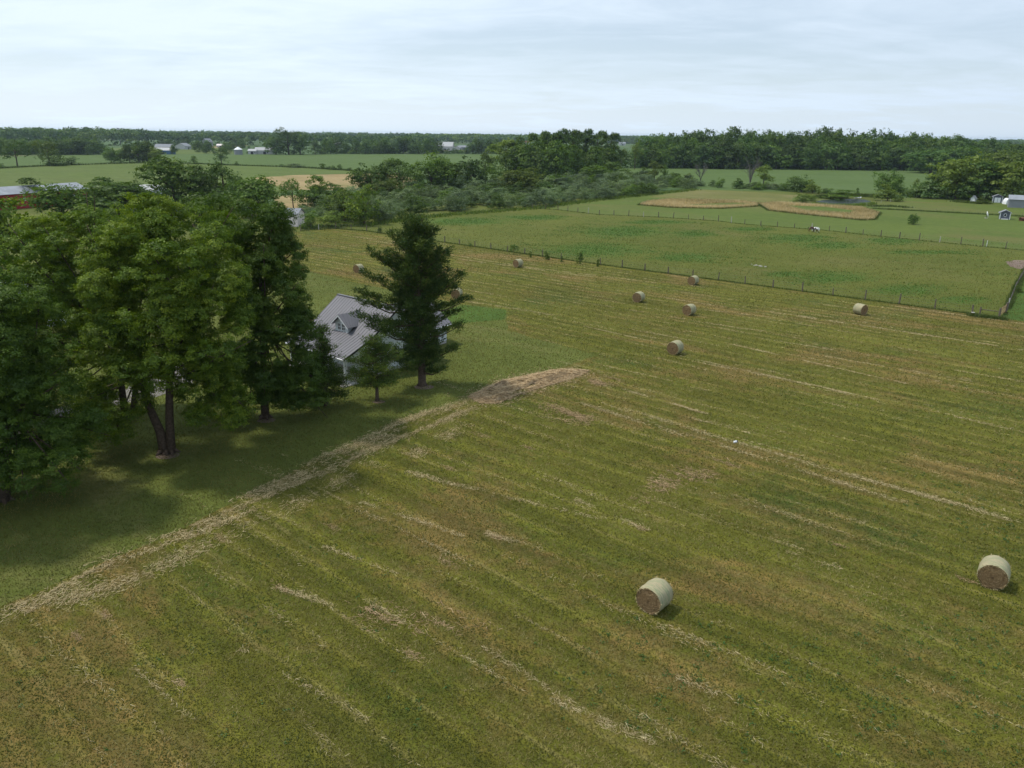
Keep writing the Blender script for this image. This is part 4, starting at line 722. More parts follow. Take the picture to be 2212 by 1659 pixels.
for (nm, lb, u, v_, l_, w__, hw, hr, an, wm, rm) in FB: gable(nm, lb, u, v_, l_, w__, hw, hr, rad(an), M[wm], M[rm], 'house' if 'house' in nm else 'building', extras=[('door', [(-1.5, -w__ / 2 - .06, 0), (1.5, -w__ / 2 + .02, 2.8)], M['trim']), ('window', [(2.6, -w__ / 2 - .06, 1.2), (3.8, -w__ / 2 + .02, 2.4)], M['glass'])])
g = G(515.5, 334); gb = thing('grain_bin', 'round pale grain bin with cone roof at the far edge of the crop field', 'grain bin', g)
mb = MB(); mb.tube([(0, 0, 0), (0, 0, 5.2)], [4.3, 4.3], 20); link('wall', mesh_np('wall', np.array(mb.v), mb.f, M['lightgrey']), gb)
mb = MB(); mb.tube([(0, 0, 5.21), (0, 0, 5.4), (0, 0, 8)], [4.6, 4.4, .4], 20); link('roof', mesh_np('roof', np.array(mb.v), mb.f, M['white']), gb)
for u, vt, lb in ((260.5, 276.5, 'taller of two thin masts poking above the far left wood'), (272, 278.5, 'shorter of two thin masts poking above the far left wood')):
    g = G(u, 312); hh = atY(u, vt, g[1])[2]; t = thing('radio_mast', lb, 'mast', g); mb = MB()
    mb.tube([(0, 0, 0), (0, 0, hh)], [1.0, .5], 6); link('mast_pole', mesh_np('mast_pole', np.array(mb.v), mb.f, M['wire']), t)
    mb = MB(); mb.box((-2, -.3, hh - 1.2), (4, 0, 0), (0, .6, 0), (0, 0, .9)); link('cross_arm', mesh_np('cross_arm', np.array(mb.v), mb.f, M['wire']), t)

# ------------------------------------------------------------------ fences
def resample(pts, step):
    pts = [np.array(p[:2]) for p in pts]; o = []; carry = 0
    for p, q in zip(pts[:-1], pts[1:]):
        L_ = np.linalg.norm(q - p); t = carry
        while t < L_: o.append(p + (q - p) * t / L_); t += step
        carry = t - L_
    return o
def fence(name, label, pts, step, h, seed, r_=.075, wires=(.35, .65, .95), pale=.12, pm='wood'):
    rg = rnd(seed); P = resample(pts, step); t = thing(name, label, 'fence', (P[0][0], P[0][1], 0)); org = np.array([P[0][0], P[0][1], 0])
    for p in P[:98]:
        hh = h * rg.uniform(.8, 1.15); ln = rg.normal(size=2) * .05; mb = MB(); rr = r_ * rg.uniform(.8, 1.2)
        mb.tube([(p[0], p[1], -.02), (p[0] + ln[0] * .6, p[1] + ln[1] * .6, hh * .6), (p[0] + ln[0], p[1] + ln[1], hh)], [rr * 1.1, rr, rr * .9], 7)
        mb.build('post', M['woodpale'] if rg.uniform() < pale else M[pm], t)
    mb = MB()
    for z in wires:
        for p, q in zip(P[:-1], P[1:]): mb.tube([(p[0], p[1], z * h / 1.1), ((p[0] + q[0]) / 2, (p[1] + q[1]) / 2, z * h / 1.1 - .04), (q[0], q[1], z * h / 1.1)], [.007] * 3, 3, False)
    mb.build('wire', M['wire'], t, fix=False); return P
F1 = [G(650, 499), G(720, 494), G(790, 499), G(940, 521), G(1290, 571), G(2112, 680)]
F2 = [G(1150, 451), G(1199, 453), G(1290, 463.5), G(1430, 470), G(1545, 477.5), G(1610, 485), G(1780, 498), G(1930, 514), G(2130, 533.5), G(2260, 546)]
F3 = [G(2176, 668), G(2194, 622), G(2215, 586), G(2240, 548)]
fence('post_fence', 'wooden post and wire fence between the mown hay field and the horse pasture', F1, 4.9, 1.45, 1, .10)
fence('post_fence', 'post and wire fence along the far side of the pasture, behind the two horses', F2, 4.7, 1.65, 2, .11)
fence('post_fence', 'short fence running up the right edge of the pasture from the gate corner', F3, 3.4, 1.15, 3, .07, (.3, .5, .7, .9, 1.05))
fence('garden_fence', 'faint wire fence across the garden between the round bush and the sheds', GP((1885, 451), (2000, 457), (2116, 463), (2260, 471)), 5.0, 1.2, 4, .045)
fence('garden_fence', 'low wire fence running from the pond up to the right hand trees', GP((1872, 444), (1925, 436), (1985, 429), (2080, 431)), 5.0, 1.1, 5, .045)
gp = G(2116, 680); gq = G(2158, 684); gr = G(2172, 675)
cf = thing('corner_gate', 'timber brace rail and lattice gate at the near right corner of the pasture', 'gate', (gp[0], gp[1], 0))
for p, hh, r_ in ((gp, 1.15, .11), (gq, 1.25, .15), (gr, 1.45, .14), (G(2175, 671), 1.25, .12)): mb = MB(); mb.tube([(p[0], p[1], 0), (p[0], p[1], hh)], [r_, r_ * .9], 8); mb.build('post', M['wood'], cf)
mb = MB(); mb.tube([gp + np.array([0, 0, .8]), gq + np.array([0, 0, .75])], [.055, .055], 7); mb.build('rail', M['wood'], cf)
mb = MB()
for z in (.2, .45, .7, .95, 1.15): mb.tube([gq + np.array([.1, .05, z]), gr + np.array([-.1, -.05, z + .05])], [.028, .028], 5)
for q in (.1, .35, .6, .9): p = gq + (gr - gq) * q; mb.tube([p + np.array([0, 0, .15]), p + np.array([0, 0, 1.22])], [.028, .028], 5)
mb.build('gate_panel', simple('raw_timber', (.36, .24, .13), .8), cf)
g = G(2130.5, 533); mk = thing('marker_stake', 'single thin white stake in the far pasture fence line', 'stake', g)
mb = MB(); mb.tube([(0, 0, 0), (.05, 0, 1.5)], [.07, .05], 6); link('stake', mesh_np('stake', np.array(mb.v), mb.f, M['white']), mk)
def edge_grass(pts, n_, wid, h, lab, mat='edge', wd_=.09, name='fence_line_grass'):
    pts = [np.array(p[:2]) for p in pts]; Ls = np.array([np.linalg.norm(q - p) for p, q in zip(pts[:-1], pts[1:])]); tot = Ls.sum(); k = rg.choice(len(Ls), int(n_ * tot), p=Ls / tot); t = rg.uniform(0, 1, len(k))
    A = np.array(pts); P = A[k] + (A[k + 1] - A[k]) * t[:, None] + rg.normal(size=(len(k), 2)) * wid; v, f = blades(P, h, wd_, rg, .4)
    tag(link(name, mesh_np(name, v, f, L[mat], rg.uniform(0, 1, len(f)))), lab, 'grass', kind='stuff')
edge_grass(F1, 60, .16, .24, 'dark strip of rank grass under the near pasture fence')
edge_grass(F2, 26, .2, .28, 'strip of rank grass under the far pasture fence')
edge_grass(F3, 70, .25, .5, 'long grass under the right hand pasture fence')
edge_grass(GP((2095, 682), (2130, 687), (2170, 690)), 260, .35, .42, 'dark tangle of weeds at the gate corner')
edge_grass(GP((1885, 451), (2000, 457), (2116, 463), (2260, 471)), 60, .3, .55, 'dark strip of uncut grass under the garden wire fence')
edge_grass(tanA + tanA[:1], 40, .35, .6, 'green fringe round the left patch of tall dry grass'); edge_grass(tanB + tanB[:1], 40, .35, .6, 'green fringe round the right patch of tall dry grass')
edge_grass(GP((-300, 373), (0, 364), (125, 357.5), (340, 351.5), (420, 354), (510, 357.5), (640, 361.5), (760, 369), (900, 383)), 14, .8, 1.0, 'weedy boundary strip between the two left crop fields', 'edge', .5)
edge_grass(GP((1756, 441), (1800, 445.5), (1850, 445), (1888, 441)), 60, .6, .9, 'rushes along the near bank of the pond', 'light', .2, 'rushes')
edge_grass(GP((1770, 428), (1820, 423), (1880, 425), (1930, 430)), 140, 1.6, 1.1, 'tall green growth behind the pond', 'edge', .3, 'rushes')
edge_grass(GP((2062, 436), (2110, 440), (2135, 441)), 60, 1.0, .8, 'small weedy mound in the garden lawn near the pump house', 'light', .25, 'weeds_mound')
edge_grass(GP((1880, 446), (1925, 446), (1965, 449)), 40, 1.0, .6, 'small weedy tufts on the lawn right of the pond', 'edge', .25, 'weeds_mound')
edge_grass(GP((655, 493), (720, 489), (800, 486), (870, 475), (1000, 462), (1150, 451), (1300, 431), (1500, 410)), 34, 1.6, .7, 'rough grass margin along the foot of the olive scrub', 'light', .28, 'rough_margin')

# ------------------------------------------------------------------ horses
def skin_mesh(name, J, E, root=0, sub=1):
    me = bpy.data.meshes.new(name); me.from_pydata([j[:3] for j in J], E, []); o = bpy.data.objects.new('tmp', me); col.objects.link(o)
    m = o.modifiers.new('s', 'SKIN'); m.use_smooth_shade = True; s2 = o.modifiers.new('u', 'SUBSURF'); s2.levels = sub; s2.render_levels = sub
    for i, j in enumerate(J): sv_ = me.skin_vertices[0].data[i]; sv_.radius = (j[3], j[3]); sv_.use_root = (i == root)
    dg_ = bpy.context.evaluated_depsgraph_get(); out_ = bpy.data.meshes.new_from_object(o.evaluated_get(dg_)); bpy.data.objects.remove(o); out_.name = name; return out_
def horse(label, u, v_, ang, mat, manemat, dy=0):
    g = G(u, v_); t = thing('horse', label, 'horse', (g[0], g[1] + dy, 0), ang, 'two horses grazing together by the far fence')
    J = [(-.15, 0, 1.10, .29), (-.62, 0, 1.16, .27), (.35, 0, 1.08, .29), (.62, 0, 1.16, .22), (.88, 0, 1.02, .16), (1.10, 0, .74, .12), (1.22, 0, .52, .115), (1.33, 0, .30, .085), (1.38, 0, .16, .07)]
    E = [(0, 1), (0, 2), (2, 3), (3, 4), (4, 5), (5, 6), (6, 7), (7, 8)]
    for s in (-1, 1):
        b = len(J); J += [(.45, s * .13, .82, .12), (.47, s * .15, .48, .06), (.45, s * .15, .14, .042), (.50, s * .15, .04, .055)]; E += [(2, b), (b, b + 1), (b + 1, b + 2), (b + 2, b + 3)]
        b = len(J); k = s * .12; J += [(-.60, s * .15, .88, .16), (-.50 + k, s * .17, .70, .11), (-.74 + k, s * .16, .45, .06), (-.68 + k, s * .16, .13, .042), (-.62 + k, s * .16, .04, .055)]; E += [(1, b), (b, b + 1), (b + 1, b + 2), (b + 2, b + 3), (b + 3, b + 4)]
        b = len(J); J += [(1.10, s * .07, .70, .03), (1.06, s * .09, .80, .012)]; E += [(6, b), (b, b + 1)]
    me = skin_mesh('body', J, E); me.materials.clear(); me.materials.append(mat); link('body', me, t)
    mb = MB(); mb.tube([(-.84, 0, 1.28), (-.98, 0, 1.18), (-1.02, 0, .85), (-.98, .03, .5)], [.05, .08, .09, .03], 7); link('tail', mesh_np('tail', np.array(mb.v), mb.f, manemat, smooth=True), t)
    mb = MB(); mb.tube([(.50, 0, 1.36), (.80, 0, 1.24), (1.05, 0, .95), (1.17, 0, .72)], [.035, .05, .05, .03], 6); link('mane', mesh_np('mane', np.array(mb.v), mb.f, manemat, smooth=True), t)
def pinto():
    m, t, o = new_mat('pinto_coat'); v = objco(t); c = ramp(t, noise(t, v, 1.7, 1), [(.0, (.05, .045, .04)), (.43, (.06, .05, .045)), (.46, (.72, .72, .70)), (1, (.76, .76, .74))]); finish(t, o, c, .7); return m
horse('brown horse grazing side on, left of the white one', 1753.2, 501, rad(-4), simple('brown_coat', (.085, .030, .018), .6), simple('black_hair', (.015, .012, .01), .7))
horse('white horse with dark patches, standing right beside the brown one', 1762.5, 502, rad(118), pinto(), simple('pale_hair', (.6, .6, .58), .7))
g = G(1853, 428.5); bt = thing('jon_boat', 'small pale boat drawn up at the back bank of the pond', 'boat', (g[0], g[1], 0), rad(20))
mb = MB(); prof = [(-1.6, 0), (-1.5, .5), (1.0, .55), (1.8, .25)]
mb.prism([(-1.6, -.5, .12), (1.2, -.5, .12), (1.8, 0, .35), (1.2, .5, .12), (-1.6, .5, .12)], (0, 0, .30)); link('hull', mesh_np('hull', np.array(mb.v), mb.f, M['white']), bt)
for x in (-.8, .5): mb = MB(); mb.box((x, -.48, .43), (.25, 0, 0), (0, .96, 0), (0, 0, .04)); link('bench', mesh_np('bench', np.array(mb.v), mb.f, M['wood']), bt)

# ------------------------------------------------------------------ near trees
def near_tree(name, label, u, vb, envs, stems, leaf, seed, nleaf, nsp, nlobes, lobe_r, lsize, twigs=14, spray=.26, zmin=1.0, up=.4):
    g = G(u, vb); t = thing(name, label, 'tree', (g[0], g[1], 0)); rg = rnd(seed); EN = []
    for (eu, ev_, ru, rv, dy) in envs:
        P = atY(eu, ev_, g[1] + dy); k = np.linalg.norm(P - np.array([0, 0, HCAM])) / FD; EN.append((P - g, (ru * k, min(ru, rv * 1.2) * k, rv * k * 1.02)))
    P, N, T, Lc, lr = crown_pts(EN, nlobes, lobe_r, nsp, nleaf, spray, rg, up=up, zmin=zmin)
    v, f = leaf_quads(P, N, lsize, rg); me = mesh_np('crown', v, f, L[leaf], T); link('crown', me, t)
    mb = MB(); ends = []
    for st in stems:     # (points in photo px with depth offset, radii)
        pts = [atY(a_, b_, g[1] + dy) - g for a_, b_, dy in st[0]]; pts[0][2] = -.05; mb.tube(pts, st[1], 10); ends += [(pts[-1], st[1][-1]), (pts[-2], st[1][-2] * .7)]
        if st[1][0] > .25:
            for q in range(5): an = q * 1.257 + .3; mb.tube([pts[0] + np.array([0, 0, .55]), pts[0] + np.array([math.cos(an) * st[1][0] * 1.9, math.sin(an) * st[1][0] * 1.9, -.02])], [st[1][0] * .5, st[1][0] * .22], 6)
    order = np.argsort(-lr)[:twigs * 2]
    for i in order:
        c = Lc[i]; e, r0 = min(ends, key=lambda q: np.linalg.norm(q[0] - c) + (4 if q[0][2] > c[2] else 0)); m_ = e * .5 + c * .5 + np.array([0, 0, -.4]) + rg.normal(size=3) * .3
        mb.tube([e, m_, c, c + (c - m_) * .5], [max(.05, r0 * .55), r0 * .38, .05, .02], 5)
    link('trunk', mesh_np('trunk', np.array(mb.v), mb.f, M['bark'], smooth=True), t); return t
near_tree('maple_tree', 'big yellow green maple with forked trunk, nearest tree at the left', 360, 978, [(385, 560, 150, 125, 0), (300, 530, 120, 100, 1), (440, 690, 100, 110, -.5), (410, 815, 120, 75, -1), (285, 710, 115, 110, 0), (470, 870, 65, 60, 0), (240, 870, 85, 60, -1), (420, 880, 60, 50, 1), (330, 620, 140, 140, 1), (190, 930, 80, 55, -1), (330, 730, 130, 95, -2), (230, 770, 90, 85, -1.5), (440, 780, 95, 90, -1.5)],
          [([(356, 972, 0), (345, 930, 0), (318, 870, 0), (300, 800, .3), (285, 700, .5)], [.42, .34, .28, .22, .10]), ([(368, 972, 0), (366, 900, .2), (366, 830, .3), (375, 740, .3), (400, 640, 0)], [.38, .30, .26, .20, .10])], 'maple', 11, 320000, 8600, 230, 1.05, .074, 26)
near_tree('maple_tree', 'yellow green maple with dark double trunk behind the biggest maple', 277, 900, [(170, 580, 130, 120, 0), (120, 640, 95, 95, 0), (200, 500, 105, 75, 1), (200, 760, 120, 80, 1), (100, 540, 70, 70, 0), (150, 830, 100, 55, 1), (60, 700, 80, 90, 1), (170, 700, 120, 100, -1), (200, 880, 90, 60, -1)],
          [([(270, 896, 0), (262, 830, 0), (250, 770, 0), (200, 680, 0)], [.32, .27, .2, .1]), ([(285, 896, 0), (292, 850, 0), (295, 780, .3), (300, 700, .5)], [.3, .25, .2, .1])], 'maple', 12, 200000, 5600, 150, 1.1, .082, 20)
near_tree('maple_tree', 'tall dark green maple between the yellow green maples and the house', 573, 903, [(535, 495, 92, 88, 0), (585, 610, 92, 110, 0), (600, 740, 92, 95, 0), (640, 650, 45, 85, 0), (610, 560, 60, 70, 1), (500, 600, 80, 130, 1), (470, 460, 60, 50, 1), (640, 825, 70, 50, 0), (540, 810, 95, 75, -1), (610, 850, 70, 35, 0), (668, 745, 38, 70, 0), (560, 640, 75, 85, -1.5), (500, 862, 65, 42, 0), (655, 868, 50, 32, 0)],
          [([(573, 900, 0), (570, 840, 0), (568, 700, 0), (560, 560, 0)], [.36, .30, .22, .1])], 'dark', 13, 220000, 6200, 170, 1.0, .078, 20)
near_tree('maple_tree', 'leafy green tree at the left edge, closest to the camera', 12, 1082, [(40, 740, 95, 110, 0), (70, 880, 90, 90, 0), (80, 985, 90, 75, -.5), (20, 1010, 80, 50, .5), (-110, 800, 160, 200, 0), (20, 650, 70, 60, 1), (175, 930, 55, 45, 1)],  # big left lobe, out of view, is enlarged to shade the lawn
          [([(10, 1082, 0), (14, 1000, 0), (20, 880, 0), (30, 760, 0)], [.34, .28, .2, .1])], 'dark', 14, 190000, 5600, 170, .9, .066, 18)
near_tree('maple_tree', 'dark green tree added mostly beyond the left edge to shade the lawn', -170, 1085, [(-160, 700, 170, 150, 0), (-130, 860, 170, 140, 0), (-150, 1000, 150, 70, 0)], [([(-170, 1085, 0), (-168, 1000, 0), (-160, 850, 0), (-150, 700, 0)], [.36, .3, .2, .1])], 'dark', 15, 90000, 2600, 70, 1.3, .10, 12)  # added tree, mostly out of view, put here to darken the left lawn
def conifer(name, label, u, vb, vt, prof, leaf, seed, explicit=(), up0=.05, up1=.9, step=.42, nper=5, cl=30, tr=.32, zlo=2.2, ns=.10, dens=1.0, sag=0.):
    g = G(u, vb); top = atY(u, vt, g[1])[2]; rg = rnd(seed); t = thing(name, label, 'tree', (g[0], g[1], 0)); mb = MB()
    mb.tube([(0, 0, -.05), (0, 0, .3), (.05, 0, top * .4), (0, .05, top * .8), (0, 0, top - .3)], [tr * 1.5, tr, tr * .75, tr * .35, .04], 10)
    C = []; D = []; z = zlo; br = []
    k = np.linalg.norm(g - np.array([0, 0, HCAM])) / FD
    while z < top - .2:
        R_ = np.interp(z / top, [p[0] for p in prof], [p[1] for p in prof]) * k
        for i in range(nper): br.append((z + rg.uniform(-.2, .2), rg.uniform(0, 6.283), R_ * rg.uniform(.55, 1.08), np.interp(z / top, [0, 1], [up0, up1])))
        z += step
    for (z0, az, R_, el) in br:
        d = np.array([math.cos(az), math.sin(az), 0]); p0 = np.array([0, 0, z0]); p1 = p0 + d * R_ * .5 + np.array([0, 0, R_ * el * .35 - sag * R_ * .2]); p2 = p0 + d * R_ + np.array([0, 0, R_ * el - sag * R_ * .35]); bp = [p0, p1, p2]
        mb.tube(bp, [.06 + .01 * R_, .04, .012], 5, False); n_ = max(2, int(R_ / .22 * dens))
        for q in np.linspace(.28, 1.02, n_): p = p0 * (1 - q) ** 2 + 2 * p1 * q * (1 - q) + p2 * q * q; C.append(p + rg.normal(size=3) * np.array([.22, .22, .10])); D.append(d)
    for (z0v, tu, tv, dy) in explicit:
        P2 = atY(tu, tv, g[1] + dy) - g; z0 = atY(u, z0v, g[1])[2]; p0 = np.array([0, 0, z0]); d = P2 - p0; R_ = np.linalg.norm(d); p1 = p0 + d * .5 + np.array([0, 0, -.12 * R_]); mb.tube([p0, p1, P2], [.12, .07, .015], 6, False); n_ = int(R_ / .13)
        for q in np.linspace(.22, 1.02, n_):
            p = p0 * (1 - q) ** 2 + 2 * p1 * q * (1 - q) + P2 * q * q; wv = .32 * (1 - abs(q - .6)); C.append(p + rg.normal(size=3) * np.array([wv, wv, .16]) + np.array([0, 0, .12])); D.append(d / R_)
    C = np.array(C); D = np.array(D); kk = np.repeat(np.arange(len(C)), cl); off = rg.normal(size=(len(kk), 3)) * np.array([.20, .20, .13]); P = C[kk] + off + np.array([0, 0, .08])
    ax = D[kk] * .5 + off * 2.2 + np.array([0, 0, .55]) + rg.normal(size=(len(kk), 3)) * .35; ax /= np.linalg.norm(ax, axis=1, keepdims=True)
    x, y = frames(ax, rg); s = (ns * rg.uniform(.7, 1.3, len(kk)))[:, None]; v = np.stack([P - ax * s, P - x * s * .3, P + ax * s, P + x * s * .3], 1).reshape(-1, 3)
    tt = rg.uniform(0, 1, len(C))[kk] * .6 + rg.uniform(0, .4, len(kk)); link('crown', mesh_np('crown', v, np.arange(len(v)).reshape(-1, 4), L[leaf], tt), t)
    link('trunk', mesh_np('trunk', np.array(mb.v), mb.f, M['bark'], smooth=True), t); print(name, len(kk), 'top', top); return t
EX = [(735, 800, 706, -1), (760, 812, 748, -2), (715, 815, 690, .5), (775, 835, 775, -1), (640, 791, 591, 0), (640, 1003, 590, -.5), (668, 1010, 648, -1), (655, 772, 630, -.5), (700, 770, 682, -1.5), (672, 776, 648, 1), (725, 996, 703, -1.5), (770, 986, 751, -1), (805, 956, 800, -1.5), (735, 826, 707, -2), (560, 842, 503, 0), (560, 925, 502, 0), (600, 949, 543, 0), (600, 802, 543, 0), (520, 907, 478, 0), (520, 868, 470, 0), (780, 880, 790, -3), (620, 960, 610, 1), (580, 815, 560, .5), (700, 990, 668, 1), (640, 985, 618, 0), (760, 850, 770, -2)]
conifer('pine_tree', 'tall dark white pine standing in front of the white house', 912, 832, 483, [(0, 40), (.15, 44), (.24, 38), (.38, 40), (.46, 52), (.6, 60), (.72, 60), (.8, 46), (.9, 34), (1, 18)], 'pine', 21, EX, .12, .9, .38, 7, 36, .40, 1.9, .12)
conifer('small_pine_tree', 'small sparse dark conifer in front of the porch of the white house', 815, 866, 722, [(0, 40), (.3, 66), (.5, 60), (.75, 36), (1, 12)], 'pine', 22, (), .05, .5, .4, 6, 30, .17, 1.5, .10, 1.0)
conifer('spruce_tree', 'dark drooping spruce left of the house porch, under the dark maple', 706, 876, 706, [(0, 44), (.2, 50), (.5, 36), (.8, 18), (1, 4)], 'pine', 23, (), .0, .25, .34, 6, 26, .2, .8, .11, 1.0, .6)
# pale bare earth rings at the trunk feet
for (u, v_, r_) in ((916, 836, 1.0), (818, 868, .6), (362, 984, .9), (575, 908, .8)):
    g = G(u, v_); sheet('bare_soil_patch', [w2(g[0] + r_ * math.cos(t), g[1] + r_ * .8 * math.sin(t)) for t in np.linspace(0, 6.283, 14)[:-1]], .012 if r_ != 1.0 else .0125, M['mud'], .08, .5)

